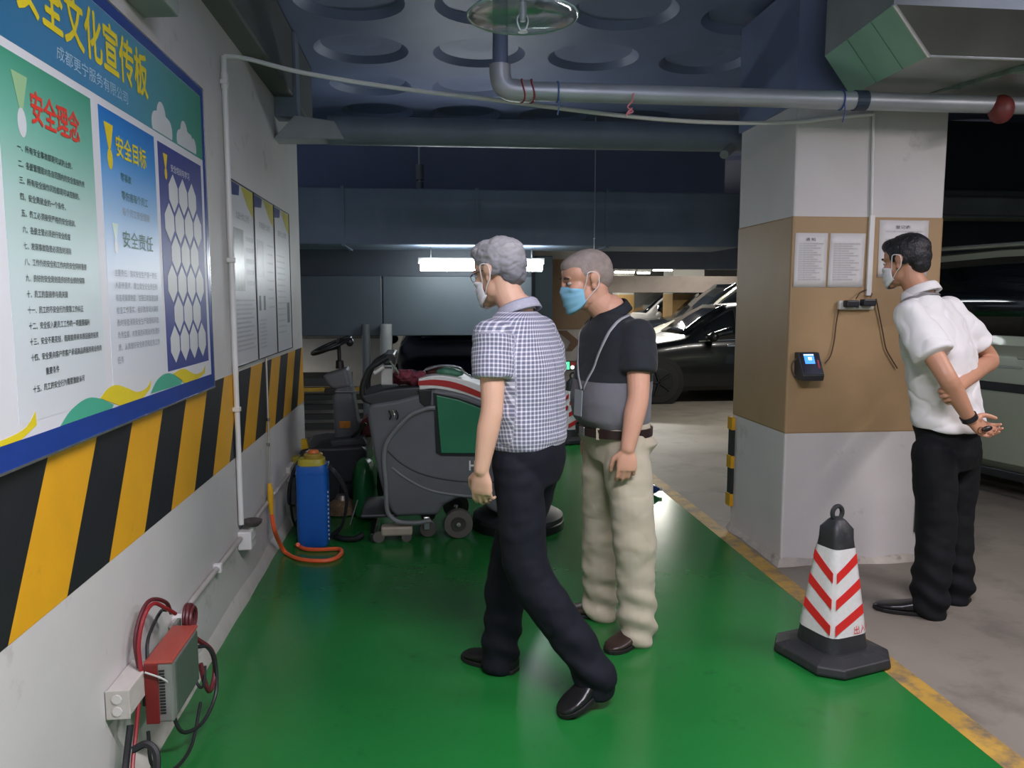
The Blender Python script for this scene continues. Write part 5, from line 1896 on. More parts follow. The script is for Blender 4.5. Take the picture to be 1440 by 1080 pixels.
# lid: white shell, red stripe along its side, white top
top = [(588, 533), (612, 528), (640, 531), (672, 541), (705, 558), (735, 580), (756, 602)]
low = [(764, 620), (740, 600), (708, 578), (675, 563), (640, 552), (612, 547), (590, 549)]
yprism(curve_px(top, 4)+curve_px(low, 4), W_S-0.03, 'lid', M_SWHT, y=SY+0.008, bevel=0.02)
yprism(curve_px([(588, 536), (612, 534), (640, 538), (672, 550), (705, 568), (735, 590)], 4)+curve_px([(742, 598), (708, 575), (674, 559), (640, 547), (612, 542), (588, 542)], 4), 0.02, 'red_stripe', M_SRED, y=SY+0.003)
# green side tank panel in its dark recess
yprism([(609, 552), (645, 560), (690, 576), (735, 602), (748, 625), (752, 643), (620, 641), (613, 637)], 0.02, 'panel_recess', M_BLKP, y=SY-0.004)
yprism([(613, 555), (645, 562), (690, 579), (732, 604), (745, 626), (748, 638), (620, 637)], 0.03, 'green_panel', M_SGRN, y=SY-0.012, bevel=0.006)
# writing
o = P(660, 661)
lettering('H', V(o.x, SY-0.006, o.z), V(1, 0, 0), V(0, 0, 1), 0.036, 0.058, M_SWHT, sc, 0.03)
# grooves and the moulded arc
gm = mat('groove dark', (52, 55, 58), 0.6)


def side_tube(pts, r, name, m, y=SY, parent=sc):
    pp = [at(px, py, SY) for px, py in pts]
    return MB().tube(smooth_path([V(p.x, y, p.z) for p in pp], 8), r, 8).build(name, m, parent, smooth=True)


side_tube([(545, 634), (565, 652), (595, 667), (640, 676), (700, 678), (760, 676)], 0.004, 'moulded_groove', gm, SY-0.001)
side_tube([(551, 658), (570, 672), (600, 688), (640, 696), (700, 700), (760, 698)], 0.009, 'moulded_ridge', mat('ridge grey', (116, 120, 123), 0.5), SY+0.002)
for px, py in ((592, 672), (653, 684)):
    p = P(px, py)
    MB().lathe([(0.018, 0), (0.018, 0.004), (0.012, 0.005), (0.011, 0.002), (0.0, 0.002)], V(p.x, SY+0.001, p.z), 20, m=Matrix.Rotation(math.pi/2, 3, 'X')).build('screw_boss', M_SGREY, sc, smooth=True)
# drain hose down the rear
side_tube([(612, 573), (600, 574), (578, 583), (560, 600), (544, 622), (540, 645), (543, 680), (544, 712), (549, 725), (562, 733), (585, 734), (606, 731)], 0.014, 'drain_hose', mat('grey hose', (120, 124, 126), 0.45), SY-0.018)
# console and handles
console = [(508, 557), (512, 566), (530, 574), (560, 572), (588, 566), (600, 572), (606, 576), (609, 570), (609, 548), (590, 544), (560, 546), (535, 550)]
yprism(console, W_S-0.04, 'console', M_SDARK, y=SY+0.012, bevel=0.012)
yprism([(588, 548), (607, 548), (606, 573), (600, 574), (590, 566)], 0.03, 'console_bracket', M_BLKP, y=SY-0.006, bevel=0.005)
for yy in (SY+0.03, SY+W_S-0.05):
    pp = [at(px, py, SY) for px, py in ((530, 567), (512, 562), (509, 548), (513, 532), (521, 518), (533, 510), (545, 503))]
    MB().tube(smooth_path([V(p.x, yy, p.z) for p in pp], 6), [0.018]*37, 10).build('handle_bar', M_BLKP, sc, smooth=True)
    a, b = at(519, 525, SY), at(535, 516, SY)
    MB().tube([V(a.x+0.03, yy-0.02, a.z), V(b.x+0.02, yy-0.02, b.z)], 0.012, 10).build('pale_lever', mat('pale lever', (204, 204, 200), 0.4), sc, smooth=True)
a, b = at(541, 512, SY), at(552, 494, SY)
MB().box((a.x-0.01, SY+0.02, a.z-0.01), (b.x+0.012, SY+W_S-0.04, b.z-0.02)).build('grip_crossbar', M_BLKP, sc, bevel=0.012)
a, b = at(548, 508, SY), at(562, 528, SY)
MB().tube([V(a.x, SY+0.02, a.z), V(b.x, SY+0.04, b.z)], 0.006, 8).build('gas_strut', M_STEEL, sc, smooth=True)
p = at(542, 543, SY)
MB().box((p.x-0.03, SY+0.06, p.z), (p.x+0.04, SY+0.20, p.z+0.10)).build('control_panel', mat('panel pale', (176, 178, 174), 0.5), sc, bevel=0.006)
for k in range(3):
    p = at(547+5*k, 577, SY)
    MB().tube(smooth_path([V(p.x, SY-0.004, p.z), V(p.x+0.012, SY-0.012, p.z-0.03), V(p.x+0.004, SY-0.006, p.z-0.055)], 5), 0.005, 7).build('clip_wire', M_BLKP if k != 1 else M_STEEL, sc, smooth=True)
# wheels
c = P(645, 738)
rw = c.z-0.006
for yy in (SY+0.01, SY+W_S-0.07):
    w = MB().lathe([(0.0, 0), (rw*0.98, 0), (rw, 0.012), (rw, 0.048), (rw*0.98, 0.06), (0, 0.06)], V(c.x, yy+0.06, c.z), 40, m=Matrix.Rotation(math.pi/2, 3, 'X')).build('wheel', M_TYRE, sc, smooth=True)
    MB().lathe([(0, 0), (rw*0.52, 0), (rw*0.50, 0.006), (rw*0.25, 0.002), (0.0, 0.002)], V(c.x, yy, c.z), 32, m=Matrix.Rotation(math.pi/2, 3, 'X')).build('hub_disc', mat('hub dark', (62, 60, 56), 0.5), w, smooth=True)
    MB().lathe([(0, 0), (rw*0.17, 0), (rw*0.15, 0.014), (0, 0.016)], V(c.x, yy, c.z), 20, m=Matrix.Rotation(math.pi/2, 3, 'X')).build('axle_cap', M_STEEL, w, smooth=True)
for px, yy in ((602, SY+0.06), (602, SY+W_S-0.12)):
    c = at(px, 742, SY)
    r = 0.05
    cst = MB().lathe([(0, 0), (r, 0), (r, 0.03), (0, 0.03)], V(c.x, yy+0.03, r+0.006), 24, m=Matrix.Rotation(math.pi/2, 3, 'X')).build('caster', mat('caster grey', (84, 82, 78), 0.5), sc, smooth=True)
    MB().box((c.x-0.028, yy-0.006, 0.05), (c.x+0.010, yy+0.036, 0.135)).build('caster_fork', M_STEEL, cst, bevel=0.006)
# squeegee at the rear
a, b = P(506, 731), P(560, 722)
MB().box((a.x, SY+0.03, b.z-0.035), (b.x, SY+W_S-0.03, b.z-0.010)).build('squeegee_bar', M_SDARK, sc, bevel=0.012)
MB().box((a.x+0.06, SY-0.01, 0.006), (a.x+0.085, SY+W_S+0.02, 0.06)).build('squeegee_blade', M_BLKP, sc, bevel=0.003)
a, b = P(536, 750), P(580, 741)
MB().box((a.x, SY-0.03, a.z-0.012), (b.x, SY+0.06, b.z+0.01)).build('squeegee_bracket', mat('bracket beige', (176, 168, 150), 0.5), sc, bevel=0.012)
for px in (533, 572):
    c = P(px, 754)
    r = c.z-0.004 if c.z > 0.03 else 0.032
    MB().lathe([(0, 0), (r, 0), (r, 0.024), (0, 0.024)], V(c.x, SY, r+0.004), 20, m=Matrix.Rotation(math.pi/2, 3, 'X')).build('guide_roller', M_TYRE, sc, smooth=True)
# brush deck at the front
a, b = P(705, 725), P(789, 740)
mb = MB()
cx, cy = (P(735, 740).x), SY+W_S/2
mb.lathe([(0.0, 0.010), (0.27, 0.010), (0.295, 0.025), (0.295, 0.085), (0.25, 0.11), (0.0, 0.12)], V(cx, cy, 0), 40).build('brush_deck', M_SDARK, sc, smooth=True)
mb = MB()
mb.lathe([(0.29, 0.006), (0.302, 0.006), (0.302, 0.05), (0.296, 0.055), (0.29, 0.05)], V(cx, cy, 0), 40).build('splash_skirt', M_BLKP, sc, smooth=True)
# things lying on the scrubber
rb = MB()
c = at(577, 531, SY+0.12)
for k in range(9):
    rb.ell(c+V(random.uniform(-0.07, 0.07), random.uniform(-0.07, 0.07), random.uniform(-0.025, 0.025)), (0.055, 0.05, 0.035))
rg_ = skin_part('cleaning_rag', rb, 0.008, 3, mat('maroon rag', (122, 54, 68), 0.9, var=0.2, vscale=40, bump=0.3, bscale=120), None, disp=cloth_disp(0.016, (22, 22, 26), 2.0))
tag(rg_, 'crumpled maroon rag lying on the scrubber console', 'rag')
pc = thing('pouch', 'green and maroon pouch with a wire hoop on the scrubber lid', 'pouch', at(622, 528, SY+0.13))
rb = MB()
c = at(603, 521, SY+0.13)
for k in range(5):
    rb.ell(c+V(0.01+0.022*k, 0.03, 0.0+random.uniform(-0.006, 0.006)), (0.035, 0.04, 0.028))
skin_part('maroon_cloth', rb, 0.008, 3, mat('dark maroon cloth', (84, 44, 44), 0.9, var=0.2), pc, disp=cloth_disp(0.008, (25, 25, 25), 4.0))
rb = MB()
c = at(630, 523, SY+0.13)
rb.ell(c, (0.075, 0.06, 0.032))
rb.ell(c+V(0.05, 0, -0.008), (0.05, 0.05, 0.022))
skin_part('green_pouch', rb, 0.008, 3, mat('green pouch cloth', (72, 126, 100), 0.5, var=0.2, vscale=20), pc, disp=cloth_disp(0.006, (25, 25, 25), 5.0))
MB().tube(smooth_path([c+V(-0.14, -0.05, 0.02), c+V(-0.05, -0.065, 0.045), c+V(0.06, -0.065, 0.036), c+V(0.10, -0.05, 0.0), c+V(0.15, -0.05, -0.035)], 6), 0.007, 8).build('wire_hoop', M_STEEL, pc, smooth=True)

# ------------------------------------------------------------------ ride-on sweeper with the steering wheel
RY = 5.75
rs = thing('ride_on_sweeper', 'dark ride-on sweeper with a tall grey steering column and black wheel', 'sweeper', at_z(470, 690))


def ryprism(pts, y0, depth, name, m, parent=rs, bevel=0.0):
    poly = [at(px, py, RY) for px, py in pts]
    poly = [V(p.x, y0, p.z) for p in poly]
    return MB().prism(poly, V(0, depth, 0)).build(name, m, parent, bevel=bevel, bseg=3)


ryprism([(469, 545), (472, 600), (474, 625), (512, 620), (504, 585), (498, 550), (494, 535)], RY-0.11, 0.22, 'steering_column', M_SGREY, bevel=0.03)
ryprism([(456, 526), (462, 538), (470, 546), (496, 542), (490, 515), (476, 520)], RY-0.12, 0.24, 'column_head', mat('column head grey', (108, 112, 115), 0.45), bevel=0.025)
a, b = at(478, 518, RY), at(476, 476, RY)
MB().tube([a, a.lerp(b, 0.25), a.lerp(b, 0.3), b], [0.032, 0.028, 0.014, 0.014], 14).build('steering_stem', M_BLKP, rs, smooth=True)
wc = at(466, 486, RY)
R_ = 0.145
ax1 = V(0.92, -0.15, 0.36).normalized()
ax2 = V(0.12, 0.98, 0.15).normalized()
rim = [wc+ax1*(R_*math.cos(t))+ax2*(R_*math.sin(t)) for t in [2*math.pi*k/36 for k in range(36)]]
sw = MB().tube(rim, 0.014, 10, closed=True).build('steering_wheel', M_BLKP, rs, smooth=True)
for t_ in (0.4, 2.5, 4.6):
    MB().tube([wc+V(0.03, 0, -0.02), wc+ax1*(R_*math.cos(t_))+ax2*(R_*math.sin(t_))], 0.010, 8).build('spoke', M_BLKP, sw, smooth=True)
p = at(492, 481, RY-0.05)
MB().ell(p, (0.028, 0.028, 0.032)).build('spinner_knob', M_BLKP, rs, smooth=True)
p0, p1 = at(480, 589, RY), at(495, 598, RY)
MB().box((p0.x, RY-0.122, p1.z), (p1.x, RY-0.108, p0.z)).build('warning_sticker', mat('orange sticker', (206, 130, 30), 0.4, var=0.3, vscale=60), rs)
p0 = at(466, 548, RY)
MB().box((p0.x-0.03, RY-0.16, p0.z-0.02), (p0.x+0.04, RY-0.10, p0.z+0.025)).build('switch_box', M_BLKP, rs, bevel=0.006)
MB().tube([V(p0.x+0.03, RY-0.13, p0.z), at(514, 551, RY-0.13)], 0.005, 7).build('thin_lever', mat('grey hose', (120, 124, 126)), rs)
ryprism([(430, 622), (452, 618), (476, 618), (512, 616), (520, 622), (521, 655), (508, 668), (440, 664), (430, 655)], RY-0.30, 0.60, 'chassis', mat('sweeper black', (40, 42, 46), 0.45, var=0.1), bevel=0.03)
ryprism([(470, 612), (515, 608), (520, 618), (472, 622)], RY-0.24, 0.5, 'foot_deck', mat('deck grey', (66, 70, 74), 0.5), bevel=0.01)
for px, yy in ((450, RY-0.31), (512, RY-0.26), (450, RY+0.24)):
    c = at(px, 672, RY)
    r = c.z-0.003
    MB().lathe([(0, 0), (r*0.96, 0), (r, 0.012), (r, 0.05), (0, 0.06)], V(c.x, yy+0.06, r+0.005), 28, m=Matrix.Rotation(math.pi/2, 3, 'X')).build('wheel', M_BLKP, rs, smooth=True)
c = at(482, 680, RY-0.28)
bs_ = MB().lathe([(0.0, 0.012), (0.13, 0.012), (0.10, 0.07), (0.05, 0.10), (0.0, 0.10)], V(c.x, RY-0.33, 0), 30).build('side_brush', mat('dusty bristles', (118, 98, 74), 0.9, var=0.4, vscale=60, bump=0.6, bscale=150), rs, smooth=True)
MB().lathe([(0.0, 0.10), (0.05, 0.10), (0.04, 0.13), (0.0, 0.14)], V(c.x, RY-0.33, 0), 20).build('brush_hub', mat('hub steel', (130, 126, 118), 0.4, 0.6), bs_, smooth=True)
p = at(436, 620, RY)
MB().prism([V(p.x-0.02, RY-0.28, p.z-0.03), V(p.x+0.035, RY-0.28, p.z-0.03), V(p.x+0.015, RY-0.28, p.z+0.06), V(p.x-0.02, RY-0.28, p.z+0.06)], V(0, 0.04, 0)).build('yellow_flag', mat('flag yellow', (220, 180, 30), 0.5), rs)
p = at(499, 606, RY)
MB().tube(smooth_path([V(p.x, RY-0.25, p.z), V(p.x+0.05, RY-0.27, p.z+0.04), V(p.x+0.10, RY-0.27, p.z+0.10)], 5), 0.012, 8).build('gear_lever', M_BLKP, rs, smooth=True)
# red seat back behind the scrubber
ryprism([(508, 590), (525, 580), (528, 612), (512, 612)], RY-0.1, 0.3, 'red_cover', mat('cover red', (110, 40, 42), 0.5), bevel=0.02)

# green bin bag
gb = MB()
rings = []
pb = at_z(516, 690)
for z, r in ((0.0, 0.075), (0.03, 0.095), (0.12, 0.10), (0.22, 0.10), (0.31, 0.095), (0.37, 0.075), (0.40, 0.04)):
    rings.append([V(pb.x+0.05+0.8*r*(1+0.14*math.sin(5*t+z*20))*math.cos(t), 5.29+r*(1+0.14*math.sin(4*t-z*16))*math.sin(t), z+0.006) for t in [2*math.pi*k/28 for k in range(28)]])
gb.loft(rings)
gbo = gb.build('bin_bag', mat('green bag plastic', (24, 96, 52), 0.3, var=0.15, bump=0.3, bscale=30), smooth=True, angle=180)
tag(gbo, 'dark green bin bag standing behind the scrubber', 'bag')

# ------------------------------------------------------------------ blue knapsack sprayer
bx, by = -0.665, 4.72
sp = thing('knapsack_sprayer', 'blue knapsack sprayer with an olive lid beside the wall', 'sprayer', V(bx, by, 0.004))
BL, BR = at(415, 700, 4.64).x, at(460, 700, 4.64).x
bw = (BR-BL)/2
bx = (BL+BR)/2
ztop = at(437, 655, 4.64).z
M_BLUE = mat('sprayer blue', (22, 92, 178), 0.4, var=0.05, vscale=6)
rings = []
for z, s in ((0.006, 0.90), (0.02, 0.97), (0.10, 1.0), (0.25, 1.0), (ztop-0.06, 1.0), (ztop-0.02, 0.98), (ztop, 0.92)):
    rings.append(ring_e(V(bx, 4.72, z), V(1, 0, 0), V(0, 1, 0), bw*s, 0.085*s, 36, 5.0))
MB().loft(rings).build('tank', M_BLUE, sp, smooth=True, angle=50)
zl = ztop-0.055
MB().loft([ring_e(V(bx, 4.72, z), V(1, 0, 0), V(0, 1, 0), bw*s, 0.085*s, 36, 5.0) for z, s in ((zl, 1.0), (zl, 1.035), (zl+0.008, 1.035), (zl+0.008, 1.0))], cap=False, closed=True).build('tank_rib', M_BLUE, sp, smooth=True)
M_OLV = mat('olive plastic', (168, 158, 44), 0.45, var=0.12, vscale=20)
MB().loft([ring_e(V(bx, 4.70, ztop+z), V(1, 0, 0), V(0, 1, 0), bw*s, 0.075*s, 30, 3.5) for z, s in ((-0.004, 0.86), (0.03, 0.84), (0.036, 0.78))]).build('lid', M_OLV, sp, smooth=True)
MB().lathe([(0.0, 0), (0.055, 0), (0.055, 0.022), (0.048, 0.03), (0.0, 0.032)], V(bx+0.01, 4.71, ztop+0.034), 28).build('filler_cap', mat('cap olive', (150, 128, 50), 0.5), sp, smooth=True)
MB().lathe([(0.0, 0), (0.034, 0), (0.028, 0.014), (0.0, 0.018)], V(bx+0.01, 4.71, ztop+0.066), 24).build('orange_cap', mat('cap orange', (206, 110, 50), 0.5), sp, smooth=True)
MB().tube(smooth_path([V(bx+bw*0.95, 4.68, ztop-0.03), V(bx+bw*1.1, 4.67, ztop+0.0), V(bx+bw*1.12, 4.67, ztop+0.02)], 4), 0.005, 7).build('wire_hook', M_STEEL, sp)
st_ = []
for k in range(2):
    yy = 4.76+0.05*k
    st_.append(MB().tube(smooth_path([V(bx+bw, yy, ztop-0.04), V(bx+bw+0.06, yy, ztop-0.12), V(bx+bw+0.10, yy, ztop*0.55), V(bx+bw+0.07, yy, 0.10), V(bx+bw+0.0, yy, 0.03)], 7), 0.024, 8, flat=0.35).build('shoulder_strap', mat('strap black', (22, 23, 25), 0.7), sp, smooth=True))
for k in range(12):
    z = 0.05+0.026*k
    MB().ell(V(bx+bw+0.002, 4.665, z), (0.004, 0.003, 0.008), 8, 6).build('level_mark', mat('mark pale', (176, 190, 204), 0.5), sp)
# pump foot and lever
MB().tube(smooth_path([V(bx+bw+0.02, 4.78, 0.03), V(bx+bw+0.09, 4.74, 0.022), V(bx+bw+0.16, 4.72, 0.030), V(bx+bw+0.20, 4.72, 0.055)], 5), 0.020, 10).build('pump_foot', M_BLKP, sp, smooth=True)
a = at(492, 738, 4.78); b = at(503, 703, 4.80)
MB().tube([a, b], 0.0045, 8).build('pump_rod', M_STEEL, sp, smooth=True)
# lance with yellow grip leaning on the wall, orange hose
ln = thing('spray_lance', 'thin spray lance with a yellow grip leaning on the wall', 'spray lance', at_x(381, 722, -0.885))
M_LNC = mat('lance tube', (170, 164, 150), 0.4, 0.4)
MB().tube([at_x(380, 682, -0.888), at_x(374, 498, -0.907)], 0.006, 8).build('tube', M_LNC, ln, smooth=True)
for py in (590, 625):
    p = at_x(377, py, -0.895)
    MB().cyl(p-V(0, 0, 0.008), p+V(0, 0, 0.008), 0.010, 10).build('joint_nut', M_STEEL, ln)
MB().tube([at_x(379, 680, -0.887), at_x(380, 690, -0.885), at_x(381, 712, -0.884), at_x(382, 724, -0.882)], [0.011, 0.017, 0.016, 0.011], 14).build('grip', mat('grip yellow', (222, 170, 34), 0.45), ln, smooth=True)
hz_ = lambda px, py: at_z(px, py, 0.016)
h0 = at_x(382, 724, -0.882)
path = [h0, at_x(386, 745, -0.86), at(393, 763, 4.50), hz_(402, 777), hz_(420, 786), hz_(450, 789), hz_(470, 786), hz_(480, 778), hz_(476, 772), hz_(450, 773), hz_(430, 772), hz_(418, 767), V(bx-bw+0.01, 4.635, 0.03)]
cord('orange_hose', path, 0.0125, mat('orange hose', (232, 98, 50), 0.45, var=0.05), 'orange hose curling on the floor in front of the blue sprayer', 'hose')

# wall sockets and black flex behind the sprayer
ws = thing('wall_socket', 'pale wall socket with black plugs low on the wall behind the sprayer', 'socket', V(-0.92, 5.2, 0.3))
MB().box((-0.919, 5.10, 0.30), (-0.89, 5.28, 0.40)).build('plate', mat('socket plate', (196, 194, 186), 0.4), ws, bevel=0.006)
for y in (5.15, 5.23):
    MB().box((-0.89, y-0.022, 0.325), (-0.845, y+0.022, 0.375)).build('plug', M_BLKP, ws, bevel=0.008)
MB().box((-0.919, 5.33, 0.31), (-0.86, 5.42, 0.42)).build('olive_plug', M_OLV, ws, bevel=0.008)
cord('black_flex', [V(-0.85, 5.15, 0.345), V(-0.80, 5.02, 0.47), V(-0.84, 4.92, 0.42), V(-0.86, 4.90, 0.30), V(-0.86, 4.92, 0.16), V(-0.85, 4.98, 0.05), V(-0.80, 5.02, 0.012)], 0.008, M_BLKP, 'black flex hanging from the wall socket to the floor', 'cord')
cord('black_flex', [V(-0.85, 5.23, 0.345), V(-0.76, 5.12, 0.50), V(-0.80, 4.95, 0.49), V(-0.85, 4.86, 0.36), V(-0.86, 4.84, 0.24), V(-0.84, 4.90, 0.20)], 0.010, M_BLKP, 'thick black flex looping beside the blue sprayer', 'cord')

# ------------------------------------------------------------------ red charger, outlet box and leads on the near wall
ob = thing('outlet_box', 'white plastic outlet box on the wall beside the red charger', 'outlet box', V(-0.92, 2.27, 0.25))
M_OUT = mat('outlet white', (196, 192, 184), 0.5, var=0.10, vscale=14, bump=0.05, dirt=((140, 134, 122), 14, 0.55, 0.75))
MB().box((-0.918, 2.22, 0.295), (-0.855, 2.42, 0.375)).build('box', M_OUT, ob, bevel=0.004)
MB().box((-0.918, 2.216, 0.292), (-0.852, 2.220, 0.378)).build('end_cap', M_OUT, ob, bevel=0.002)
for z in (0.317, 0.353):
    c = V(-0.886, 2.2155, z)
    MB().prism([c+V(0.014*math.cos(a), 0, 0.014*math.sin(a)) for a in [2*math.pi*k/8 for k in range(8)]], V(0, -0.003, 0)).build('knockout', mat('knockout pale', (214, 212, 206), 0.5), ob)
ch_ = thing('battery_charger', 'red and grey metal battery charger hung on the wall', 'charger', V(-0.87, 2.48, 0.2))
M_CHR = mat('charger red', (170, 78, 66), 0.4, 0.1, var=0.08)
M_CHG = mat('charger grey', (150, 152, 148), 0.35, 0.4, var=0.1)
q0, q1, cz0, cz1, X0, X1 = 2.345, 2.61, 0.205, 0.395, -0.853, -0.775
MB().box((X0, q0, cz0), (X1, q1, cz1)).build('case', M_CHG, ch_, bevel=0.008)
MB().box((X0-0.002, q0-0.003, cz1-0.004), (X1+0.003, q1, cz1+0.006)).build('top_cover', M_CHR, ch_, bevel=0.004)
MB().box((X0-0.002, q0-0.006, cz0), (X0+0.038, q0, cz1)).build('red_end', mat('charger dark red', (120, 34, 32), 0.4), ch_, bevel=0.003)
for k in range(15):
    z = cz0+0.03+0.0095*k
    MB().box((X0+0.040, q0-0.0025, z), (X0+0.056, q0, z+0.0045)).build('vent_slot', M_BLKP, ch_)
MB().box((X1-0.001, q0+0.03, cz0+0.01), (X1+0.003, q1-0.01, cz1-0.012)).build('side_plate', mat('charger side', (116, 122, 118), 0.25, 0.5), ch_, bevel=0.002)
MB().box((X0, q1, cz0-0.02), (X0+0.012, q1+0.05, cz1+0.01)).build('wall_bracket', M_CHG, ch_)
MB().box((X0-0.03, q0+0.05, cz0+0.03), (X0, q1-0.05, cz1-0.03)).build('mount_pad', M_BLKP, ch_)
M_LRED = mat('red lead', (142, 36, 42), 0.4, var=0.05)
M_LDRK = mat('dark red lead', (92, 34, 40), 0.45)
M_LBLK = mat('black lead', (34, 36, 38), 0.5)
cord('red_lead', [V(-0.862, 2.34, 0.375), V(-0.872, 2.36, 0.45), V(-0.868, 2.40, 0.515), V(-0.855, 2.45, 0.54), V(-0.840, 2.52, 0.495), V(-0.84, 2.60, 0.445)], 0.0065, M_LRED, 'red lead arching from the outlet box to the charger')
cord('dark_lead', [V(-0.872, 2.35, 0.38), V(-0.885, 2.37, 0.46), V(-0.880, 2.42, 0.525), V(-0.868, 2.47, 0.545), V(-0.852, 2.55, 0.505), V(-0.86, 2.62, 0.44)], 0.0065, M_LDRK, 'dark red lead arching beside the bright red one')
cord('dark_lead', [V(-0.85, 2.36, 0.36), V(-0.862, 2.40, 0.43), V(-0.868, 2.46, 0.455), V(-0.872, 2.56, 0.47), V(-0.875, 2.62, 0.45)], 0.0055, M_LBLK, 'thin black lead under the red arch by the charger')
lp = []
for k in range(46):
    t = k/45*2*math.pi*2.6
    lp.append(V(-0.825+0.030*(k/45), 2.655+0.045*math.cos(t)+0.006*math.sin(t*0.37), 0.405+0.042*math.sin(t)+0.004*math.cos(t*0.7)))
o = MB().tube(lp, 0.0065, 7).build('coiled_lead', M_LDRK, smooth=True)
tag(o, 'coil of dark red lead on top of the charger', 'cord')
cord('dark_lead', [V(-0.80, 2.66, 0.30), V(-0.775, 2.72, 0.27), V(-0.76, 2.75, 0.20), V(-0.755, 2.72, 0.10), V(-0.77, 2.62, 0.055), V(-0.79, 2.52, 0.075), V(-0.80, 2.46, 0.12), V(-0.815, 2.44, 0.20)], 0.0065, M_LBLK, 'black lead hanging in a wide loop under the charger')
cord('dark_lead', [V(-0.80, 2.68, 0.32), V(-0.77, 2.74, 0.25), V(-0.765, 2.76, 0.17), V(-0.765, 2.70, 0.125), V(-0.77, 2.66, 0.16), V(-0.785, 2.66, 0.24)], 0.009, M_LDRK, 'thick dark red lead hanging at the far end of the charger')
cord('dark_lead', [V(-0.80, 2.60, 0.26), V(-0.77, 2.58, 0.20), V(-0.765, 2.62, 0.185), V(-0.775, 2.68, 0.22)], 0.005, M_LBLK, 'short black lead looped against the charger side')
cord('dark_lead', [V(-0.79, 2.66, 0.10), V(-0.78, 2.50, 0.03), V(-0.80, 2.36, 0.04), V(-0.83, 2.30, 0.10), V(-0.84, 2.31, 0.20)], 0.0055, M_LBLK, 'thin black lead sweeping low under the charger')
cord('white_tie', [V(-0.848, 2.33, 0.375), V(-0.80, 2.335, 0.350), V(-0.785, 2.36, 0.315)], 0.003, mat('tie pale', (186, 190, 186), 0.5), 'pale thin tie across the front of the charger', 'tie')
cord('red_lead', [V(-0.862, 2.31, 0.30), V(-0.860, 2.27, 0.22), V(-0.855, 2.22, 0.15), V(-0.84, 2.165, 0.085)], 0.006, M_LRED, 'red lead dropping from the outlet box to the lower socket')
cord('dark_lead', [V(-0.87, 2.26, 0.25), V(-0.872, 2.22, 0.16), V(-0.865, 2.165, 0.08)], 0.010, M_LBLK, 'thick black lead dropping beside the red one')
cord('dark_lead', [V(-0.86, 2.24, 0.185), V(-0.825, 2.25, 0.195), V(-0.795, 2.24, 0.165), V(-0.79, 2.20, 0.09), V(-0.80, 2.16, 0.03)], 0.011, M_LBLK, 'thick black lead bent over the lower socket')
MB_ = thing('lower_socket', 'grey socket box near the floor at the bottom left corner', 'socket', V(-0.85, 2.12, 0.0))
MB().box((-0.91, 2.05, 0.006), (-0.80, 2.17, 0.075)).build('box', M_OUT, MB_, bevel=0.006)
MB().tube(smooth_path([V(-0.80, 2.17, 0.06), V(-0.775, 2.18, 0.075), V(-0.76, 2.17, 0.09)], 4), 0.004, 6).build('tie_end', mat('tie pale', (186, 190, 186), 0.5), MB_)
MB().box((-0.875, 2.10, 0.075), (-0.825, 2.14, 0.095)).build('plug', M_BLKP, MB_, bevel=0.004)

# small blue bottle lying on the lane beyond the man in khaki trousers
pb = at_z(911, 696)
bt = thing('plastic_bottle', 'small dark blue bottle lying on the floor behind the khaki trousers', 'bottle', V(pb.x, pb.y, 0.004))
rt = Matrix.Rotation(math.pi/2, 3, 'Y')
MB().lathe([(0.0, -0.09), (0.034, -0.09), (0.038, -0.08), (0.038, 0.03), (0.030, 0.06), (0.014, 0.08), (0.013, 0.09), (0.0, 0.09)], V(pb.x, pb.y, 0.043), 20, m=rt).build('body', mat('bottle blue', (34, 62, 120), 0.3), bt, smooth=True)
MB().lathe([(0.0, 0.088), (0.016, 0.088), (0.016, 0.108), (0.0, 0.108)], V(pb.x, pb.y, 0.043), 16, m=rt).build('cap', mat('cap pale', (210, 206, 190), 0.4), bt, smooth=True)
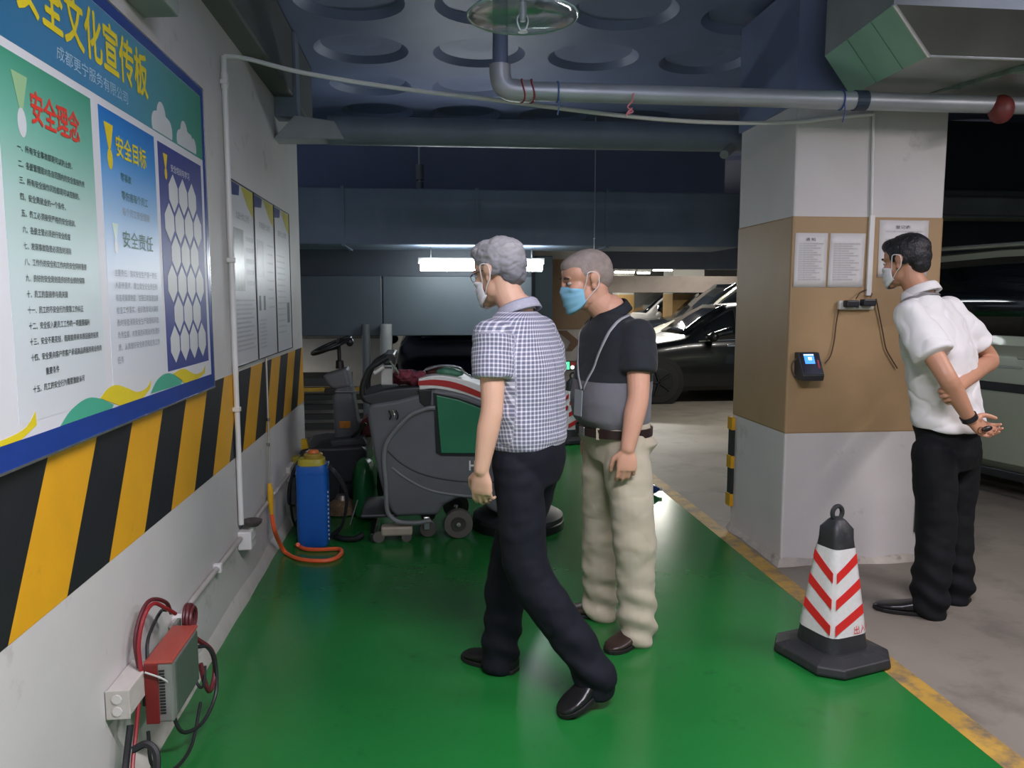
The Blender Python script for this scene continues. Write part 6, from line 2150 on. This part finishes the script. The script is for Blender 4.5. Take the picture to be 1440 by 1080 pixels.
# ================================================================== parked vehicles
PROFILES = {
    # t, z bottom, z belt, z top, half width low, half width belt, half width top (fractions of half width)
    'sedan': [(0.0, 0.30, 0.52, 0.58, 0.60, 0.62, 0.50), (0.02, 0.22, 0.60, 0.68, 0.80, 0.82, 0.66), (0.08, 0.19, 0.70, 0.79, 0.94, 0.94, 0.76), (0.18, 0.18, 0.80, 0.88, 0.99, 0.97, 0.80),
              (0.28, 0.18, 0.87, 0.95, 1.0, 0.98, 0.80), (0.36, 0.18, 0.89, 1.22, 1.0, 0.98, 0.74), (0.43, 0.18, 0.90, 1.40, 1.0, 0.98, 0.68), (0.58, 0.18, 0.92, 1.45, 1.0, 0.98, 0.68),
              (0.72, 0.18, 0.94, 1.38, 1.0, 0.98, 0.66), (0.86, 0.19, 0.96, 1.06, 0.99, 0.96, 0.74), (0.96, 0.22, 0.92, 1.02, 0.93, 0.90, 0.70), (1.0, 0.32, 0.76, 0.84, 0.78, 0.76, 0.60)],
    'suv': [(0.0, 0.36, 0.72, 0.80, 0.70, 0.74, 0.60), (0.02, 0.28, 0.82, 0.92, 0.88, 0.90, 0.74), (0.07, 0.25, 0.92, 1.02, 0.97, 0.97, 0.80), (0.16, 0.24, 1.00, 1.09, 1.0, 0.98, 0.82),
            (0.25, 0.24, 1.04, 1.14, 1.0, 0.98, 0.82), (0.33, 0.24, 1.06, 1.48, 1.0, 0.98, 0.76), (0.39, 0.24, 1.07, 1.66, 1.0, 0.98, 0.72), (0.60, 0.24, 1.09, 1.74, 1.0, 0.98, 0.72),
            (0.85, 0.24, 1.11, 1.66, 1.0, 0.97, 0.70), (0.95, 0.27, 1.10, 1.30, 0.97, 0.95, 0.72), (1.0, 0.36, 0.95, 1.00, 0.88, 0.86, 0.70)],
    'mpv': [(0.0, 0.34, 0.68, 0.76, 0.70, 0.74, 0.60), (0.02, 0.26, 0.80, 0.90, 0.88, 0.90, 0.74), (0.06, 0.24, 0.90, 1.00, 0.97, 0.97, 0.80), (0.12, 0.23, 0.97, 1.08, 1.0, 0.98, 0.82),
            (0.22, 0.23, 1.02, 1.50, 1.0, 0.98, 0.76), (0.30, 0.23, 1.04, 1.76, 1.0, 0.98, 0.74), (0.60, 0.23, 1.06, 1.82, 1.0, 0.98, 0.74),
            (0.90, 0.24, 1.08, 1.74, 1.0, 0.97, 0.72), (0.97, 0.27, 1.06, 1.36, 0.97, 0.95, 0.74), (1.0, 0.36, 0.95, 1.00, 0.88, 0.86, 0.70)],
    'van': [(0.0, 0.34, 0.80, 0.90, 0.80, 0.84, 0.72), (0.02, 0.24, 0.98, 1.08, 0.94, 0.95, 0.84), (0.06, 0.20, 1.08, 1.20, 1.0, 0.99, 0.88), (0.14, 0.20, 1.12, 1.62, 1.0, 0.99, 0.86), (0.20, 0.20, 1.13, 1.83, 1.0, 0.99, 0.86),
            (0.50, 0.20, 1.14, 1.88, 1.0, 0.99, 0.86), (0.94, 0.20, 1.14, 1.87, 1.0, 0.99, 0.86), (0.98, 0.22, 1.14, 1.80, 0.99, 0.98, 0.85), (1.0, 0.30, 1.12, 1.70, 0.96, 0.95, 0.83)],
}
M_GLASS = mat('car glass', (16, 20, 22), 0.06, var=0, spec=0.8)
M_TYR = mat('tyre rubber', (24, 24, 25), 0.75, var=0.1)
M_RIM = mat('alloy rim', (62, 64, 67), 0.35, 0.8)
M_LAMP = mat('headlamp clear', (214, 220, 226), 0.12, 0.5, var=0.25, vscale=22)
M_CHROME = mat('chrome trim', (220, 222, 225), 0.12, 1.0, var=0.05)


def car(label, kind, loc, heading, paint, L=4.7, Wd=1.8, group='parked cars', name='car', cat='car', windows=None, pillars=(0.44, 0.62, 0.78), chrome=True, grille=True):
    t = thing(name, label, cat, V(0, 0, 0), group)
    prof = PROFILES[kind]
    hw = Wd/2
    # finer stations
    keys = []
    n = 40
    for i in range(n+1):
        tt = i/n
        for a, b in zip(prof, prof[1:]):
            if a[0] <= tt <= b[0]:
                s = (tt-a[0])/(b[0]-a[0])
                keys.append([tt]+[a[k]+(b[k]-a[k])*s for k in range(1, 7)])
                break
    keys = [list(prof[0])]+[k for k in keys if prof[1][0] <= k[0] <= prof[-2][0]]+[list(prof[-1])]

    def at_t(tt):
        for a, b in zip(keys, keys[1:]):
            if a[0] <= tt <= b[0]:
                s = (tt-a[0])/(b[0]-a[0]+1e-9)
                return [a[k]+(b[k]-a[k])*s for k in range(7)]
        return keys[-1]

    def X(tt):
        return L/2-tt*L

    def half(k):
        tt, zb, zl, zt, wl, wb, wt = k
        zm = zb+(zl-zb)*0.45
        return [(0.0, zb), (hw*wl*0.90, zb), (hw*wl*0.985, zb+0.07), (hw*max(wl, wb)*1.0, zm), (hw*max(wl, wb)*0.995, zl-0.10), (hw*wb*0.985, zl-0.02), (hw*wb*0.965, zl),
                (hw*(wb*0.965*0.5+wt*0.5), zl+(zt-zl)*0.5), (hw*wt*1.0, zt-min(0.035, (zt-zl)*0.3)), (hw*wt*0.86, zt-min(0.008, (zt-zl)*0.08)), (0.0, zt)]
    rings = []
    for k in keys:
        h = half(k)
        r = [V(X(k[0]), y, z) for y, z in h]+[V(X(k[0]), -y, z) for y, z in reversed(h[1:-1])]
        rings.append(r)
    MB().loft(rings).build('body_shell', paint, t, smooth=True, angle=32)
    # side windows between pillars
    win = windows or ([0.325, *pillars, 0.845] if kind == 'sedan' else [0.30, *pillars, 0.92] if kind == 'suv' else [0.19, *pillars, 0.94])
    for sg in (-1, 1):
        for a, b in zip(win, win[1:]):
            a2, b2 = a+0.007, b-0.007
            vs, fs = [], []
            m = 8
            for i in range(m+1):
                k = at_t(a2+(b2-a2)*i/m)
                h = half(k)
                p0, p1 = h[6], h[8]
                for f in (0.10, 0.5, 0.93):
                    y = p0[0]+(p1[0]-p0[0])*f
                    z = p0[1]+(p1[1]-p0[1])*f
                    vs.append(V(X(k[0]), sg*(y+0.008), z))
            for i in range(m):
                for j in range(2):
                    q = (3*i+j, 3*i+3+j, 3*i+4+j, 3*i+1+j)
                    fs.append(q)
            MB().add(vs, fs).build('side_window', M_GLASS, t, smooth=True, solid=0.006)
    # windscreen and rear window
    ws = {'sedan': (0.285, 0.425), 'suv': (0.255, 0.385), 'mpv': (0.125, 0.295), 'van': (0.065, 0.195)}[kind]
    rw = {'sedan': (0.735, 0.855), 'suv': (0.86, 0.945), 'mpv': (0.905, 0.965), 'van': (0.982, 0.999)}[kind]
    for (a, b), nm in ((ws, 'windscreen'), (rw, 'rear_window')):
        vs, fs = [], []
        m = 6
        for i in range(m+1):
            k = at_t(a+(b-a)*i/m)
            for u in (-0.9, -0.45, 0, 0.45, 0.9):
                vs.append(V(X(k[0])+(0.004 if a < 0.5 else -0.004), u*hw*k[6]*0.93, k[3]+0.008))
        for i in range(m):
            for j in range(4):
                fs.append((5*i+j, 5*i+j+1, 5*i+j+6, 5*i+j+5))
        MB().add(vs, fs).build(nm, M_GLASS, t, smooth=True, solid=0.006)
    # wheels and arches
    R_w = 0.31 if kind in ('sedan', 'van') else 0.345
    for tt in (0.185 if kind != 'van' else 0.16, 0.79):
        for sg in (-1, 1):
            cx = X(tt)
            y0 = sg*(hw-0.20)
            rot = Matrix.Rotation(-sg*math.pi/2, 3, 'X')
            MB().lathe([(0, 0.0), (R_w+0.06, 0.0), (R_w+0.06, 0.199), (R_w+0.045, 0.204), (0, 0.204)], V(cx, y0, R_w), 28, m=rot).build('wheel_arch', mat('arch dark', (18, 18, 19), 0.8), t, smooth=True)
            w = MB().lathe([(0, 0.02), (R_w*0.96, 0.02), (R_w, 0.05), (R_w, 0.19), (R_w*0.95, 0.213), (R_w*0.68, 0.218), (0, 0.216)], V(cx, y0, R_w), 32, m=rot).build('wheel', M_TYR, t, smooth=True)
            MB().lathe([(0, 0.216), (R_w*0.66, 0.220), (R_w*0.60, 0.224), (R_w*0.2, 0.217), (0, 0.219)], V(cx, y0, R_w), 24, m=rot).build('rim', M_RIM, w, smooth=True)
            for q in range(5):
                a = 2*math.pi*q/5
                o_ = V(cx, sg*(hw+0.022), R_w)
                MB().tube([o_, o_+V(math.cos(a), 0, math.sin(a))*(R_w*0.62)], 0.020, 6).build('spoke', M_RIM, w)
    # lamps, grille, mirrors, lines
    k = at_t(0.035)
    zl = k[2]
    for sg in (-1, 1):
        MB().ell(V(X(0.045), sg*hw*0.74, zl-0.03), (0.17, 0.17, 0.075), 16, 10).build('headlamp', M_LAMP, t, smooth=True)
        MB().ell(V(X(0.985), sg*hw*0.70, at_t(0.97)[2]-0.08), (0.06, 0.18, 0.07), 14, 8).build('tail_lamp', mat('tail lamp red', (130, 20, 22), 0.2), t, smooth=True)
        xm = X(0.345 if kind == 'sedan' else 0.30 if kind == 'suv' else 0.20)
        zb_ = at_t(0.33)[2]
        MB().ell(V(xm, sg*(hw+0.09), zb_+0.07), (0.07, 0.10, 0.07), 14, 10).build('door_mirror', paint, t, smooth=True)
        for tt in win[1:-1]:
            k2 = at_t(tt)
            h = half(k2)
            MB().tube([V(X(tt), sg*(h[6][0]+0.001), h[6][1]), V(X(tt), sg*(h[4][0]+0.001), h[4][1]), V(X(tt), sg*(h[3][0]+0.001), h[3][1]), V(X(tt), sg*(h[2][0]+0.001), h[2][1]+0.03)], 0.005, 6).build('door_seam', mat('seam black', (14, 14, 15), 0.6), t)
            MB().box((X(tt)+0.05, sg*(h[5][0])-0.012, h[5][1]-0.075), (X(tt)+0.20, sg*(h[5][0])+0.022, h[5][1]-0.045)).build('door_handle', M_CHROME if chrome else paint, t, bevel=0.006)
        if chrome:
            MB().tube([V(X(0.31+0.58*i/14), sg*(half(at_t(0.31+0.58*i/14))[6][0]+0.004), half(at_t(0.31+0.58*i/14))[6][1]+0.008) for i in range(15)], 0.007, 6).build('belt_trim', M_CHROME, t, smooth=True)
    if grille:
        k = at_t(0.02)
        zc = k[1]+(k[2]-k[1])*0.62
        g_ = MB().box((X(0.0)-0.06, -hw*0.36, zc-0.10), (X(0.0)+0.012, hw*0.36, zc+0.10)).build('grille', M_BLKP, t, bevel=0.02)
        for i in range(4):
            z = zc-0.07+0.046*i
            MB().box((X(0.0)+0.010, -hw*0.34, z-0.007), (X(0.0)+0.020, hw*0.34, z+0.007)).build('grille_bar', M_CHROME, g_)
        MB().box((X(0.0)-0.10, -hw*0.62, k[1]+0.06), (X(0.0)-0.01, hw*0.62, k[1]+0.14)).build('air_intake', M_BLKP, t, bevel=0.02)
    t.location = loc
    t.rotation_euler = (0, 0, math.atan2(heading[1], heading[0]))
    return t


def paint(name, rgb, metal=0.2, rough=0.28):
    return mat(name, rgb, rough, metal, var=0.02, coat=0.3)


wc_ = at_z(925, 568)
L_ = 4.7
car('black sedan parked side-on behind the column', 'sedan', V(wc_.x-0.185*L_+L_/2, wc_.y+0.88, 0.001), (-1, 0), paint('black paint', (16, 19, 22)))
car('grey-silver people carrier parked behind the black sedan', 'mpv', V(at(940, 470, 12.7).x+4.5/2, 13.62, 0.001), (-1, 0), paint('silver grey paint', (168, 166, 154), 0.4), L=4.5, Wd=1.76)
car('black off-road car whose bright headlamp shows left of the silver one', 'suv', V(at(899, 470, 14.6).x+4.5/2, 15.55, 0.001), (-1, 0), paint('black blue paint', (20, 24, 30)), L=4.5, Wd=1.76)
car('white car farthest back, left of the far tan column', 'suv', V(at(846, 440, 17.6).x+4.5/2, 18.6, 0.001), (-1, 0), paint('white paint', (216, 216, 212), 0.0), L=4.5)
car('dark navy car facing the camera under the raised platform', 'sedan', V(0.46, 9.0+2.3, 0.001), (0, -1), paint('navy paint', (22, 28, 44)), L=4.5, Wd=1.7)
# the van beside the column
vd = V(-0.25, 0.968, 0).normalized()
vs_ = V(vd.y, -vd.x, 0)
A_ = V(4.27, 5.2, 0)
Wv = 1.72
loc = A_+vd*0.30+vs_*(Wv/2)
M_VAN = paint('van silver green', (152, 162, 142), 0.15, 0.3)
vn = car('silver-green van parked beside the column behind the man in white', 'van', V(loc.x, loc.y, 0.001), (vd.x, vd.y), M_VAN, L=4.6, Wd=Wv, group=None, name='van', cat='van', windows=[0.17, 0.22, 0.60, 0.945], chrome=False)
for sg in (-1, 1):
    MB().box((-2.0, sg*Wv/2-0.012, 0.80), (1.95, sg*Wv/2+0.012, 0.865)).moved(Matrix.Translation(vn.location)).build('rub_strip', M_BLKP, vn, bevel=0.006)
    MB().tube([V(-2.2, sg*0.74*Wv/1.72, 1.885), V(1.3, sg*0.74*Wv/1.72, 1.885)], 0.018, 8).moved(Matrix.Translation(vn.location)).build('roof_gutter', mat('gutter silver', (190, 192, 188), 0.25, 0.6), vn, smooth=True)
    MB().tube([V(-0.3, sg*(Wv/2+0.004), 0.985), V(1.4, sg*(Wv/2+0.004), 0.985)], 0.006, 6).moved(Matrix.Translation(vn.location)).build('body_crease', mat('gutter silver', (190, 192, 188), 0.25, 0.6), vn, smooth=True)
    MB().box((-1.9, sg*Wv/2-0.03, 0.15), (1.9, sg*Wv/2+0.002, 0.22)).moved(Matrix.Translation(vn.location)).build('side_sill', M_BLKP, vn, bevel=0.01)
